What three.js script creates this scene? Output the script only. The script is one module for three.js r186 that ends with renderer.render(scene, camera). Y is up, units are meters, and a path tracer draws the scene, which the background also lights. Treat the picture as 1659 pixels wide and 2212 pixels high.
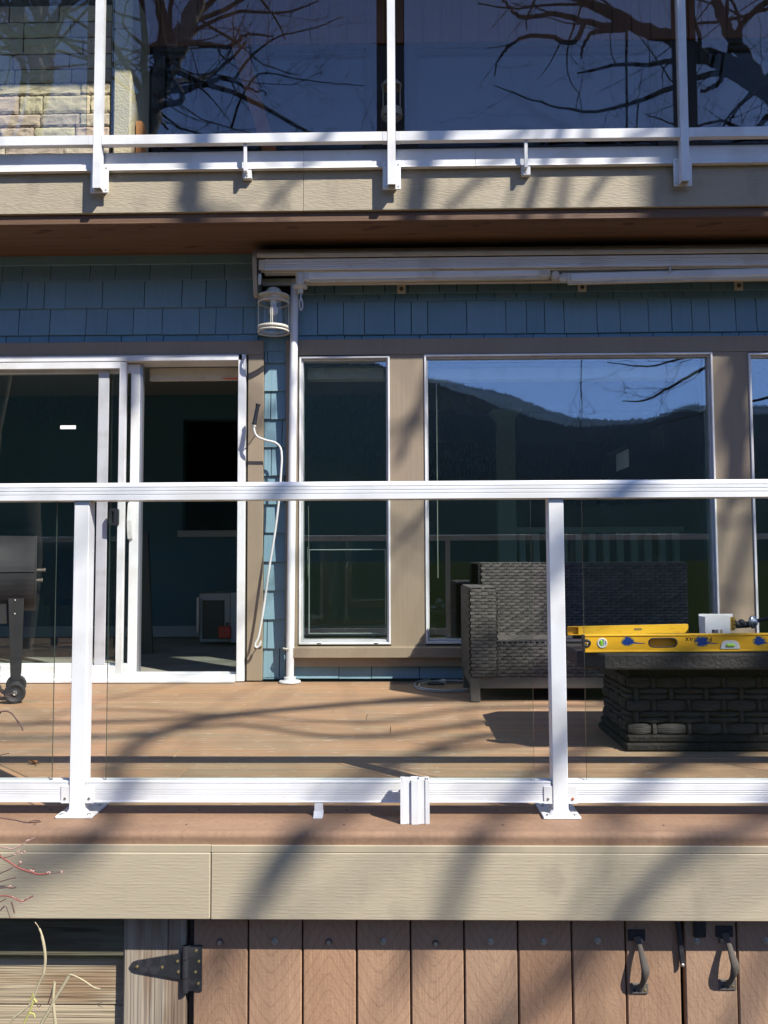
import * as THREE from 'three';
import { ConvexGeometry } from 'three/addons/geometries/ConvexGeometry.js';
import { mergeGeometries } from 'three/addons/utils/BufferGeometryUtils.js';

// ---------------------------------------------------------------- camera, sky, sun, exposure
const scene = new THREE.Scene();
const EYE = 0.684;                       // eye height above the lower deck (deck top is y = 0)
const camera = new THREE.PerspectiveCamera(64, 768 / 1024, 0.05, 12000);
camera.rotation.order = 'YXZ';
camera.rotation.set(THREE.MathUtils.degToRad(3.345), THREE.MathUtils.degToRad(1.007), THREE.MathUtils.degToRad(-0.23));
camera.position.set(0, EYE, 0);
const renderer = new THREE.WebGLRenderer({ antialias: true });
renderer.toneMapping = THREE.LinearToneMapping;
renderer.toneMappingExposure = 1.95;
renderer.shadowMap.enabled = true;
const SUN = new THREE.Vector3(0.627, 0.874, 0.61).normalize();
const skyTexture = (() => {               // clear early-spring sky: pale near the horizon, deep blue overhead, whiter round the sun
  const w = 512, h = 256, d = new Float32Array(w * h * 4), low = [0.46, 1.0, 2.1], high = [0.60, 0.94, 2.6], T = new THREE.Vector3();
  for (let j = 0; j < h; j++) for (let i = 0; i < w; i++) {
    const el = ((j + 0.5) / h - 0.5) * Math.PI, az = ((i + 0.5) / w - 0.5) * 2 * Math.PI, e = Math.max(0, el), o = (j * w + i) * 4;
    T.set(Math.cos(el) * Math.cos(az), Math.sin(el), Math.cos(el) * Math.sin(az));
    const k = Math.exp(-e / 0.42), L = 0.075 + 0.46 * Math.exp(-Math.pow(e / 0.48, 2)) + 0.12 * Math.exp(-e / 0.12), c = Math.max(0, T.dot(SUN)), glow = 0.10 * Math.pow(c, 10) + 0.5 * Math.pow(c, 120);
    for (let q = 0; q < 3; q++) d[o + q] = L * (low[q] * k + high[q] * (1 - k)) + glow * [1, 0.97, 0.92][q] + (el < 0.12 ? 0.10 * (1 - Math.max(0, el) / 0.12) : 0);
    d[o + 3] = 1;
  }
  const t = new THREE.DataTexture(d, w, h, THREE.RGBAFormat, THREE.FloatType);
  t.mapping = THREE.EquirectangularReflectionMapping; t.magFilter = t.minFilter = THREE.LinearFilter; t.needsUpdate = true;
  return t;
})();
scene.background = skyTexture;
scene.environment = skyTexture;
const sun = new THREE.DirectionalLight(new THREE.Color(1.0, 0.962, 0.905), 5);
sun.name = 'sun';
sun.position.copy(SUN).multiplyScalar(40).add(new THREE.Vector3(0, 1, -4));
sun.target.position.set(0, 1, -4);
sun.castShadow = true;
sun.shadow.mapSize.set(4096, 4096);
Object.assign(sun.shadow.camera, { left: -12, right: 12, top: 12, bottom: -12, near: 1, far: 90 });
scene.add(sun, sun.target);

// ---------------------------------------------------------------- measuring helpers
// The photograph was measured on a 1659 x 2212 grid; at() and on() turn such a measurement into metres on a real plane of the building.
const F = 1106 / Math.tan(THREE.MathUtils.degToRad(32));
camera.updateMatrixWorld(true);
const V = (x, y, z) => new THREE.Vector3(x, y, z);
function ray(px, py) { return V((px - 829.5) / F, -(py - 1106) / F, -1).applyEuler(camera.rotation); }
function at(px, py, z) { const r = ray(px, py), t = z / r.z; return V(r.x * t, EYE + r.y * t, z); }
function on(px, py, y) { const r = ray(px, py), t = (y - EYE) / r.y; return V(r.x * t, y, r.z * t); }
const X = (px, py, z) => at(px, py, z).x, Y = (px, py, z) => at(px, py, z).y;
// a point seen in a pane standing at z = mz, at the length t of the sight line
function mirrored(px, py, t, mz) { const r = ray(px, py), k = t / -r.z; return V(r.x * k, EYE + r.y * k, 2 * mz + t); }

// ---------------------------------------------------------------- random numbers and noise
function rng(seed) { let s = seed >>> 0; return () => { s = (s + 0x6d2b79f5) >>> 0; let t = Math.imul(s ^ (s >>> 15), 1 | s); t = (t + Math.imul(t ^ (t >>> 7), 61 | t)) ^ t; return ((t ^ (t >>> 14)) >>> 0) / 4294967296; }; }
const R0 = rng(7);
const rr = (a, b, f = R0) => a + (b - a) * f();
function hash(x, y, s) { let h = Math.imul(x, 374761393) ^ Math.imul(y, 668265263) ^ Math.imul(s, 2147483647); h = Math.imul(h ^ (h >>> 13), 1274126177); return ((h ^ (h >>> 16)) >>> 0) / 4294967296; }
const mod = (a, n) => ((a % n) + n) % n;
function vn(x, y, px, py, s) {               // value noise that repeats every px, py cells
  const xi = Math.floor(x), yi = Math.floor(y), fx = x - xi, fy = y - yi, ux = fx * fx * (3 - 2 * fx), uy = fy * fy * (3 - 2 * fy);
  const a = hash(mod(xi, px), mod(yi, py), s), b = hash(mod(xi + 1, px), mod(yi, py), s), c = hash(mod(xi, px), mod(yi + 1, py), s), d = hash(mod(xi + 1, px), mod(yi + 1, py), s);
  return a + (b - a) * ux + (c - a) * uy + (a - b - c + d) * ux * uy;
}
function fbm(u, v, fx, fy, s, oct = 4) { let t = 0, a = 0.5, n = 0; for (let i = 0; i < oct; i++) { t += a * vn(u * fx, v * fy, fx, fy, s + i); n += a; a *= 0.5; fx *= 2; fy *= 2; } return t / n; }
const clamp = (x, a = 0, b = 1) => Math.min(b, Math.max(a, x));
const sstep = (a, b, x) => { const t = clamp((x - a) / (b - a)); return t * t * (3 - 2 * t); };
const mix3 = (a, b, t) => [a[0] + (b[0] - a[0]) * t, a[1] + (b[1] - a[1]) * t, a[2] + (b[2] - a[2]) * t];
const toS = (c) => (c <= 0.0031308 ? c * 12.92 : 1.055 * Math.pow(c, 1 / 2.4) - 0.055);

function tex(w, h, fn, color = true) {        // fn(u, v) returns linear colour or one height
  const d = new Uint8Array(w * h * 4);
  for (let y = 0; y < h; y++) for (let x = 0; x < w; x++) {
    const c = fn((x + 0.5) / w, (y + 0.5) / h), o = (y * w + x) * 4;
    if (color) { d[o] = 255 * toS(clamp(c[0])); d[o + 1] = 255 * toS(clamp(c[1])); d[o + 2] = 255 * toS(clamp(c[2])); } else { d[o] = d[o + 1] = d[o + 2] = 255 * clamp(c); }
    d[o + 3] = 255;
  }
  const t = new THREE.DataTexture(d, w, h);
  t.wrapS = t.wrapT = THREE.RepeatWrapping; t.magFilter = THREE.LinearFilter; t.minFilter = THREE.LinearMipmapLinearFilter; t.generateMipmaps = true;
  if (color) t.colorSpace = THREE.SRGBColorSpace;
  t.needsUpdate = true;
  return t;
}
const sized = (t, mu, mv) => { const c = t.clone(); c.repeat.set(1 / mu, 1 / mv); c.needsUpdate = true; return c; };   // uv are metres
function mat(color, o = {}) { const m = new THREE.MeshPhysicalMaterial({ roughness: 0.7, ...o }); if (color) m.color.setRGB(...color); return m; }

// ---------------------------------------------------------------- materials
const M = {};
{
  // rough-sawn fascia board, painted tan: short horizontal saw ridges
  const fc = tex(512, 512, (u, v) => { const n = fbm(u, v, 4, 6, 11), f = fbm(u, v, 10, 90, 12, 3), st = fbm(u, v, 14, 5, 14, 4); let c = mix3([0.355, 0.295, 0.197], [0.43, 0.365, 0.25], n * 0.7 + f * 0.3); c = mix3(c, [0.26, 0.215, 0.15], 0.4 * sstep(0.6, 0.8, st)); return c; });
  const fb = tex(1024, 1024, (u, v) => { const w = v + 0.004 * fbm(u, v, 24, 8, 31, 2); const r = Math.pow(0.5 + 0.5 * Math.sin(w * Math.PI * 2 * 52), 2.0) * sstep(0.35, 0.65, fbm(u, v, 26, 52, 27, 2)); return 0.34 * r + 0.5 * fbm(u, v, 22, 120, 21, 3) + 0.16 * fbm(u, v, 60, 260, 25, 2); }, false);
  M.fascia = mat(null, { map: sized(fc, 1.3, 0.7), bumpMap: sized(fb, 0.62, 0.42), bumpScale: 0.0006, roughness: 0.75 });
  // embossed cladding fascia: fine dimples
  const fb2 = tex(1024, 1024, (u, v) => { const a = fbm(u, v, 26, 130, 41, 2); return sstep(0.35, 0.75, a) * 0.8 + 0.2 * fbm(u, v, 60, 260, 45, 2); }, false);
  M.fasciaUpper = mat([0.92, 0.93, 0.96], { map: sized(fc, 1.1, 0.8), bumpMap: sized(fb2, 0.6, 0.6), bumpScale: 0.0008, roughness: 0.75 });
  M.tanSmooth = mat(null, { map: sized(fc, 2.3, 2.3), roughness: 0.6 });
  // composite deck boards, streaked along x, weathered grey-green in patches
  const deck = tex(1024, 1024, (u, v) => {
    const s1 = fbm(u, v, 3, 60, 51, 4), s2 = fbm(u, v, 6, 200, 53, 3), p = fbm(u, v, 5, 9, 57, 4), q = fbm(u, v, 7, 40, 59, 3);
    let c = mix3([0.25, 0.137, 0.07], [0.43, 0.26, 0.148], s1 * 0.65 + s2 * 0.35);
    c = mix3(c, [0.26, 0.20, 0.125], 0.6 * sstep(0.46, 0.66, p * 0.6 + q * 0.4));
    if (fbm(u, v, 50, 160, 61, 2) > 0.8) c = mix3(c, [0.5, 0.43, 0.36], 0.45);
    return c;
  });
  const deckB = tex(512, 512, (u, v) => 0.6 * fbm(u, v, 3, 120, 63, 3) + 0.4 * fbm(u, v, 60, 120, 64, 2), false);
  M.deck = mat(null, { map: sized(deck, 2.6, 1.3), bumpMap: sized(deckB, 1.2, 0.5), bumpScale: 0.0025, roughness: 0.72 });
  const nose = tex(512, 512, (u, v) => mix3([0.195, 0.112, 0.063], [0.295, 0.18, 0.108], 0.55 * fbm(u, v, 80, 80, 65, 3) + 0.45 * fbm(u, v, 5, 40, 66, 3)));
  M.nose = mat(null, { map: sized(nose, 0.7, 0.7), bumpMap: sized(tex(512, 512, (u, v) => fbm(u, v, 90, 90, 67, 3), false), 0.5, 0.5), bumpScale: 0.0006, roughness: 0.8 });
  // vertical composite boards with cathedral grain; four runs of grain side by side
  const plankC = tex(1024, 1024, (u, v) => {
    const k = Math.floor(u * 4), x = (u * 4 - k) - 0.5, off = hash(k, 3, 5) * 0.25 - 0.12;
    const yy = v * 1.0 + 0.05 * fbm(u, v, 8, 4, 71, 3), d = Math.abs(x - off) + 0.05 * (fbm(u, v, 16, 6, 73, 3) - 0.5);
    const ph = (0.42 * Math.sqrt(d * d + 0.006) * (0.7 + 0.3 * k / 3) + yy * (k % 2 ? 1 : -1)) * 20;
    const tri = Math.abs((ph % 1 + 1) % 1 - 0.5) * 2, line = sstep(0.70, 0.95, tri) * (0.35 + 0.65 * fbm(u, v, 60, 40, 75, 2));
    const fine = fbm(u, v, 220, 12, 77, 2), blot = fbm(u, v, 12, 8, 78, 3);
    let c = mix3([0.27, 0.158, 0.092], [0.40, 0.25, 0.152], 0.5 * fine + 0.5 * blot);
    return mix3(c, [0.125, 0.06, 0.034], 0.32 * line);
  });
  const plankB = tex(512, 512, (u, v) => 0.5 * fbm(u, v, 160, 10, 81, 2) + 0.5 * fbm(u, v, 120, 120, 82, 2), false);
  M.plank = mat(null, { map: sized(plankC, 0.58, 0.8), bumpMap: sized(plankB, 0.6, 0.6), bumpScale: 0.001, roughness: 0.75 });
  M.planks = [[1, 1, 1], [0.90, 0.88, 0.86], [1.07, 1.05, 1.03], [0.97, 1.0, 1.02], [1.03, 0.98, 0.93]].map((c) => { const m = M.plank.clone(); m.color.setRGB(...c); return m; });
  M.decks = [[1, 1, 1], [0.93, 0.94, 0.95], [1.06, 1.04, 1.0], [0.97, 1.0, 1.0]].map((c) => { const m = M.deck.clone(); m.color.setRGB(...c); return m; });
  // grey weathered lumber, grain along v (post) and along u (boards)
  const wf = (u, v) => {
    const s = fbm(u, v, 26, 3, 91, 4), s2 = fbm(u, v, 120, 5, 93, 3), p = fbm(u, v, 9, 4, 95, 4);
    let c = mix3([0.17, 0.135, 0.095], [0.42, 0.36, 0.27], clamp(s * 0.55 + s2 * 0.6 - 0.05));
    c = mix3(c, [0.17, 0.10, 0.055], 0.7 * sstep(0.5, 0.72, p));
    const crack = fbm(u, v, 70, 3, 97, 3);
    return mix3(c, [0.05, 0.035, 0.025], 0.75 * sstep(0.72, 0.8, crack));
  };
  const wt = tex(1024, 512, wf), wb = tex(512, 512, (u, v) => 0.6 * fbm(u, v, 90, 4, 99, 3) + 0.4 * fbm(u, v, 30, 3, 98, 3), false);
  const wtH = tex(512, 1024, (u, v) => wf(v, u)), wbH = tex(512, 512, (u, v) => 0.6 * fbm(u, v, 4, 90, 99, 3) + 0.4 * fbm(u, v, 3, 30, 98, 3), false);
  M.weatheredV = mat(null, { map: sized(wt, 0.55, 1.4), bumpMap: sized(wb, 0.4, 1.0), bumpScale: 0.005, roughness: 0.9 });
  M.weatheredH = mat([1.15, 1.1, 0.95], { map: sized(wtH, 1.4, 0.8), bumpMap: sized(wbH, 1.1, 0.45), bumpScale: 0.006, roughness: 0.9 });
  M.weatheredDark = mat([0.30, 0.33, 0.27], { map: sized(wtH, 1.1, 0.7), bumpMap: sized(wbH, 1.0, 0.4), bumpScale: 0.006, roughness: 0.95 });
  M.moss = mat(null, { map: sized(tex(256, 256, (u, v) => mix3([0.10, 0.10, 0.03], [0.22, 0.20, 0.08], fbm(u, v, 14, 14, 101, 4))), 0.3, 0.3), roughness: 0.95 });
  // stained soffit planks
  const sof = tex(1024, 512, (u, v) => { const s = fbm(u, v, 3, 50, 111, 4), s2 = fbm(u, v, 8, 180, 113, 2); let c = mix3([0.07, 0.037, 0.02], [0.205, 0.112, 0.06], s * 0.6 + s2 * 0.4); if (fbm(u, v, 14, 10, 115, 2) > 0.82) c = mix3(c, [0.05, 0.02, 0.01], 0.7); return c; });
  M.soffit = mat(null, { map: sized(sof, 1.8, 0.7), bumpMap: sized(deckB, 1.3, 0.5), bumpScale: 0.002, roughness: 0.7 });
  // painted cedar shingles, fine vertical grain
  const shb = tex(512, 512, (u, v) => 0.7 * fbm(u, v, 110, 3, 121, 3) + 0.3 * fbm(u, v, 40, 40, 122, 2), false);
  const shc = tex(512, 512, (u, v) => { const n = fbm(u, v, 6, 4, 123, 4), g = fbm(u, v, 110, 3, 124, 3); return mix3([0.78, 0.83, 0.84], [1.08, 1.04, 1.02], n * 0.6 + g * 0.4); });
  const shade = [[0.168, 0.285, 0.34], [0.182, 0.30, 0.356], [0.157, 0.27, 0.326], [0.174, 0.286, 0.334]];
  M.shingle = shade.map((c) => mat(c, { map: sized(shc, 0.7, 0.7), bumpMap: sized(shb, 0.35, 0.6), bumpScale: 0.0018, roughness: 0.66 }));
  M.backing = mat([0.02, 0.03, 0.035], { roughness: 0.9 });
  M.trim = mat([0.27, 0.212, 0.143], { map: sized(tex(512, 512, (u, v) => mix3([0.86, 0.86, 0.88], [1.08, 1.06, 1.04], 0.5 * fbm(u, v, 40, 3, 125, 3) + 0.5 * fbm(u, v, 4, 4, 126, 3))), 0.5, 1.2), bumpMap: sized(shb, 0.5, 1.0), bumpScale: 0.0008, roughness: 0.6 });
  // white powder coat with a little dust
  const dust = tex(512, 512, (u, v) => { const n = fbm(u, v, 6, 6, 131, 5); return mix3([1, 1, 1], [0.86, 0.85, 0.82], sstep(0.42, 0.8, n)); });
  const rgh = tex(256, 256, (u, v) => 0.55 + 0.45 * fbm(u, v, 10, 10, 133, 4), false);
  M.white = mat([0.70, 0.70, 0.69], { map: sized(dust, 0.9, 0.9), roughness: 0.42, roughnessMap: sized(rgh, 0.6, 0.6) });
  M.whiteDull = mat([0.60, 0.60, 0.575], { map: sized(dust, 0.4, 0.4), roughness: 0.55 });
  M.whiteGrey = mat([0.46, 0.465, 0.47], { map: sized(dust, 0.4, 0.4), roughness: 0.45 });
  M.cream = mat([0.60, 0.565, 0.465], { map: sized(dust, 0.5, 0.5), roughness: 0.5 });
  M.creamDark = mat([0.36, 0.305, 0.225], { map: sized(dust, 0.3, 0.3), roughness: 0.55 });
  M.screw = mat([0.52, 0.5, 0.46], { metalness: 0.9, roughness: 0.38 });
  M.zinc = mat([0.55, 0.53, 0.48], { metalness: 0.85, roughness: 0.42 });
  M.brassy = mat([0.62, 0.50, 0.24], { metalness: 0.9, roughness: 0.4 });
  M.rust = mat([0.36, 0.09, 0.04], { roughness: 0.85 });
  const wearB = tex(256, 256, (u, v) => fbm(u, v, 30, 30, 141, 4), false);
  M.blackIron = mat(null, { map: sized(tex(256, 256, (u, v) => { const n = fbm(u, v, 9, 9, 143, 4); return mix3([0.016, 0.017, 0.02], [0.05, 0.048, 0.05], 0.4 * sstep(0.5, 0.75, n)); }), 0.15, 0.15), bumpMap: sized(wearB, 0.1, 0.1), bumpScale: 0.0006, roughness: 0.55 });
  M.ironWorn = mat([0.105, 0.088, 0.07], { bumpMap: sized(wearB, 0.08, 0.08), bumpScale: 0.0008, roughness: 0.8 });
  M.blackPlastic = mat([0.018, 0.018, 0.022], { roughness: 0.45 });
  M.gap = mat([0.012, 0.011, 0.01], { roughness: 0.95 });
  M.darkWood = mat([0.055, 0.04, 0.03], { roughness: 0.9 });
  M.grillBlack = mat(null, { map: sized(tex(256, 256, (u, v) => mix3([0.012, 0.012, 0.0125], [0.030, 0.029, 0.028], fbm(u, v, 6, 6, 145, 5))), 0.5, 0.5), roughness: 0.72, specularIntensity: 0.5 });
  M.rubber = mat([0.014, 0.014, 0.015], { roughness: 0.6 });
  // glass
  const glass = (o) => new THREE.MeshPhysicalMaterial({ transmission: 1, thickness: 0, roughness: 0, ior: 1.5, ...o });
  M.glassRail = glass({ color: new THREE.Color(0.965, 0.985, 0.972), ior: 1.4 });
  M.glassRailUpper = glass({ color: new THREE.Color(0.93, 0.965, 0.95), ior: 1.6 });
  M.glassUpperWindow = glass({ color: new THREE.Color(0.8, 0.85, 0.85), ior: 1.25 });
  M.glassWindow = glass({ color: new THREE.Color(0.86, 0.92, 0.90), ior: 2.25 });
  M.glassDoor = glass({ color: new THREE.Color(0.86, 0.92, 0.90), ior: 1.6 });
  M.glassLamp = glass({ color: new THREE.Color(0.97, 0.98, 0.98), ior: 1.5, roughness: 0.02 });
  M.glassEdge = mat([0.03, 0.05, 0.04], { roughness: 0.25 });
  M.frosted = new THREE.MeshPhysicalMaterial({ transmission: 0.9, thickness: 0, roughness: 0.8, color: new THREE.Color(0.95, 0.95, 0.92) });
  // resin wicker: ribbed strands
  const wick = tex(256, 64, (u, v) => { const r = 0.5 + 0.5 * Math.cos(v * Math.PI * 2 * 4), n = fbm(u, v, 3, 24, 151, 3); return mix3([0.012, 0.011, 0.01], mix3([0.045, 0.039, 0.033], [0.20, 0.178, 0.15], n), 0.25 + 0.75 * r); });
  const wickB = tex(64, 128, (u, v) => 0.5 + 0.5 * Math.cos(v * Math.PI * 2 * 4), false);
  M.wicker = mat(null, { map: wick, bumpMap: wickB, bumpScale: 0.0015, roughness: 0.5, vertexColors: true });
  M.wickerBack = mat([0.008, 0.007, 0.0065], { roughness: 0.95, specularIntensity: 0.2 });
  M.sofaFrame = mat([0.10, 0.088, 0.072], { roughness: 0.6 });
  M.tableStone = mat(null, { map: sized(tex(512, 512, (u, v) => mix3([0.009, 0.008, 0.0075], [0.034, 0.03, 0.027], 0.6 * fbm(u, v, 8, 8, 161, 5) + 0.4 * fbm(u, v, 60, 60, 163, 2))), 0.6, 0.6), bumpMap: sized(tex(512, 512, (u, v) => fbm(u, v, 40, 40, 165, 4), false), 0.4, 0.4), bumpScale: 0.004, roughness: 0.85, specularIntensity: 0.4 });
  M.tableWeave = mat(null, { map: sized(tex(512, 256, (u, v) => mix3([0.014, 0.0125, 0.0115], [0.06, 0.054, 0.048], 0.5 * fbm(u, v, 5, 40, 167, 4) + 0.5 * fbm(u, v, 20, 20, 168, 3))), 0.4, 0.2), bumpMap: sized(tex(256, 256, (u, v) => fbm(u, v, 8, 70, 169, 3), false), 0.3, 0.15), bumpScale: 0.003, roughness: 0.7, specularIntensity: 0.6 });
  M.slab = mat(null, { map: sized(tex(512, 512, (u, v) => mix3([0.013, 0.011, 0.010], [0.036, 0.031, 0.027], 0.6 * fbm(u, v, 6, 6, 171, 5) + 0.4 * fbm(u, v, 70, 70, 173, 2))), 0.7, 0.7), bumpMap: sized(wearB, 0.25, 0.25), bumpScale: 0.003, roughness: 0.75 });
  M.yellow = mat([0.78, 0.44, 0.02], { map: sized(tex(512, 256, (u, v) => { const n = fbm(u, v, 20, 20, 175, 4), s = fbm(u, v, 8, 60, 176, 3); return mix3([1.05, 1.02, 1], [0.78, 0.74, 0.7], 0.6 * sstep(0.55, 0.75, n) + 0.4 * sstep(0.55, 0.7, s)); }), 0.5, 0.2), roughness: 0.42 });
  // upper-storey stone, cedar
  M.stone = [[0.46, 0.385, 0.245], [0.42, 0.36, 0.26], [0.44, 0.335, 0.25], [0.47, 0.40, 0.245], [0.38, 0.31, 0.23]].map((c, i) => mat(c, { map: sized(tex(256, 256, (u, v) => { const n = fbm(u, v, 5, 5, 181 + i * 7, 5); return mix3([0.78, 0.78, 0.78], [1.12, 1.1, 1.06], n); }), 0.5, 0.5), bumpMap: sized(tex(256, 256, (u, v) => 0.7 * fbm(u, v, 8, 8, 191 + i, 5) + 0.3 * fbm(u, v, 40, 40, 192, 2), false), 0.4, 0.4), bumpScale: 0.005, roughness: 0.9 }));
  M.pillarStone = mat([0.47, 0.405, 0.26], { map: sized(tex(512, 512, (u, v) => mix3([0.85, 0.85, 0.86], [1.08, 1.06, 1.0], fbm(u, v, 5, 5, 197, 5))), 0.6, 0.6), bumpMap: sized(wearB, 0.3, 0.3), bumpScale: 0.004, roughness: 0.88 });
  M.mortar = mat([0.10, 0.085, 0.065], { roughness: 0.95 });
  const ced = tex(512, 512, (u, v) => mix3([0.11, 0.04, 0.016], [0.22, 0.085, 0.032], 0.6 * fbm(u, v, 50, 3, 201, 4) + 0.4 * fbm(u, v, 4, 3, 203, 3)));
  M.cedar = mat(null, { map: sized(ced, 0.6, 1.5), roughness: 0.65 });
  M.cedarBright = mat([0.62, 0.26, 0.08], { roughness: 0.6 });
  M.darkBrown = mat([0.075, 0.042, 0.026], { roughness: 0.7 });
  M.upperDark = mat([0.035, 0.03, 0.027], { roughness: 0.9 });
  // interior
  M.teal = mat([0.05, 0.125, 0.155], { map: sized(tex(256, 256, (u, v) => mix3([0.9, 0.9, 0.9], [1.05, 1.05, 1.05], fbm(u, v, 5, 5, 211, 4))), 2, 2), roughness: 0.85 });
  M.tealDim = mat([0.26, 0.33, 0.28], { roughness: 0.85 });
  M.roomWood = mat([0.085, 0.06, 0.042], { roughness: 0.8 });
  M.roomCeiling = mat([0.22, 0.22, 0.2], { roughness: 0.9 });
  M.roomFloor = mat(null, { map: sized(tex(512, 512, (u, v) => mix3([0.22, 0.20, 0.17], [0.36, 0.33, 0.28], fbm(u, v, 8, 8, 213, 5))), 1.4, 1.4), roughness: 0.6 });
  M.roomTrim = mat([0.36, 0.36, 0.33], { roughness: 0.7 });
  M.appliance = mat([0.34, 0.34, 0.33], { metalness: 0.4, roughness: 0.4 });
  M.applianceDark = mat([0.035, 0.032, 0.028], { roughness: 0.5 });
  M.red = mat([0.55, 0.035, 0.02], { roughness: 0.5 });
  M.paper = mat([0.8, 0.8, 0.78], { roughness: 0.8 });
  M.orangePlastic = mat([0.8, 0.12, 0.03], { roughness: 0.5 });
  M.aluminium = mat([0.42, 0.43, 0.46], { metalness: 0.75, roughness: 0.38 });
  // outdoors behind the camera
  const bark = tex(512, 512, (u, v) => mix3([0.045, 0.036, 0.028], [0.14, 0.118, 0.095], 0.6 * fbm(u, v, 24, 5, 221, 4) + 0.4 * fbm(u, v, 10, 10, 223, 4)));
  M.bark = mat(null, { map: bark, roughness: 0.95, specularIntensity: 0.3 });
  const pale = tex(512, 512, (u, v) => { let c = mix3([0.15, 0.135, 0.10], [0.30, 0.28, 0.22], 0.5 * fbm(u, v, 6, 8, 225, 4) + 0.5 * fbm(u, v, 4, 40, 226, 3)); return mix3(c, [0.03, 0.026, 0.02], sstep(0.66, 0.74, fbm(u, v, 3, 14, 227, 4))); });
  M.paleBark = mat(null, { map: pale, roughness: 0.9 });
  M.twig = mat([0.06, 0.047, 0.038], { roughness: 0.9 });
  M.redTwig = mat([0.22, 0.06, 0.045], { roughness: 0.6 });
  M.darkTwig = mat([0.10, 0.055, 0.045], { roughness: 0.7 });
  M.bud = mat([0.36, 0.22, 0.18], { roughness: 0.8 });
  M.straw = mat(null, { map: tex(64, 256, (u, v) => mix3([0.22, 0.18, 0.10], [0.52, 0.45, 0.28], fbm(u, v, 4, 20, 231, 4))), roughness: 0.85 });
  M.strawGreen = mat([0.40, 0.37, 0.11], { roughness: 0.8 });
  M.deadLeaf = mat([0.25, 0.11, 0.045], { roughness: 0.85 });
  M.grass = mat(null, { map: sized(tex(1024, 1024, (u, v) => mix3([0.009, 0.014, 0.006], [0.026, 0.033, 0.013], 0.5 * fbm(u, v, 8, 8, 241, 5) + 0.5 * fbm(u, v, 160, 160, 243, 3))), 9, 9), roughness: 0.95, specularIntensity: 0 });
  M.soil = mat(null, { map: sized(tex(256, 256, (u, v) => mix3([0.05, 0.038, 0.026], [0.14, 0.11, 0.08], fbm(u, v, 24, 24, 245, 4))), 0.8, 0.8), roughness: 1 });
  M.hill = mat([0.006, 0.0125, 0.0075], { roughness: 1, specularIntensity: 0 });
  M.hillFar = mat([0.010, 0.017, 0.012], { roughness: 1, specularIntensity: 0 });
  M.cable = mat([0.42, 0.40, 0.34], { roughness: 0.6 });
}

// ---------------------------------------------------------------- geometry helpers
function uvBox(g, ou = 0, ov = 0) {            // uv in metres from the side each face looks to
  if (g.index) g = g.toNonIndexed();
  const p = g.attributes.position, n = g.attributes.normal, uv = new Float32Array(p.count * 2);
  for (let i = 0; i < p.count; i += 3) {
    let ax = 0, ay = 0, az = 0;
    for (let k = 0; k < 3; k++) { ax += Math.abs(n.getX(i + k)); ay += Math.abs(n.getY(i + k)); az += Math.abs(n.getZ(i + k)); }
    for (let k = 0; k < 3; k++) {
      const x = p.getX(i + k), y = p.getY(i + k), z = p.getZ(i + k), j = (i + k) * 2;
      if (az >= ax && az >= ay) { uv[j] = x; uv[j + 1] = y; } else if (ay >= ax) { uv[j] = x; uv[j + 1] = z; } else { uv[j] = z; uv[j + 1] = y; }
      uv[j] += ou; uv[j + 1] += ov;
    }
  }
  g.setAttribute('uv', new THREE.BufferAttribute(uv, 2));
  return g;
}
function chamfer(w, h, d, c, ou = R0() * 3, ov = R0() * 3) {   // a box with every edge taken off by c
  const x = w / 2, y = h / 2, z = d / 2, pts = [];
  c = Math.min(c, x * 0.9, y * 0.9, z * 0.9);
  for (const a of [-1, 1]) for (const b of [-1, 1]) for (const e of [-1, 1]) pts.push(V(a * (x - c), b * (y - c), e * z), V(a * (x - c), b * y, e * (z - c)), V(a * x, b * (y - c), e * (z - c)));
  const g = new ConvexGeometry(pts);
  return uvBox(g, ou, ov);
}
const plain = (w, h, d, ou = R0() * 3, ov = R0() * 3) => uvBox(new THREE.BoxGeometry(w, h, d), ou, ov);
const shift = (g, x, y, z) => g.translate(x, y, z);
function strip(list) {                         // keep the attributes that all have, as merging needs
  return list.map((g) => { g = g.index ? g.toNonIndexed() : g; for (const k of Object.keys(g.attributes)) if (!['position', 'normal', 'uv'].includes(k)) g.deleteAttribute(k); return g; });
}
const merge = (list) => mergeGeometries(strip(list));
function slab3(x0, x1, y0, y1, z0, z1, c = 0.0015) {          // a chamfered box between bounds
  const g = c ? chamfer(Math.abs(x1 - x0), Math.abs(y1 - y0), Math.abs(z1 - z0), c) : plain(Math.abs(x1 - x0), Math.abs(y1 - y0), Math.abs(z1 - z0));
  return g.translate((x0 + x1) / 2, (y0 + y1) / 2, (z0 + z1) / 2);
}
function cyl(r0, r1, h, n = 16) { return new THREE.CylinderGeometry(r0, r1, h, n); }
function tubeGeo(pts, radius, seg = 24, sides = 8, closed = false) {
  return new THREE.TubeGeometry(new THREE.CatmullRomCurve3(pts, closed, 'centripetal'), seg, radius, sides, closed);
}
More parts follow.
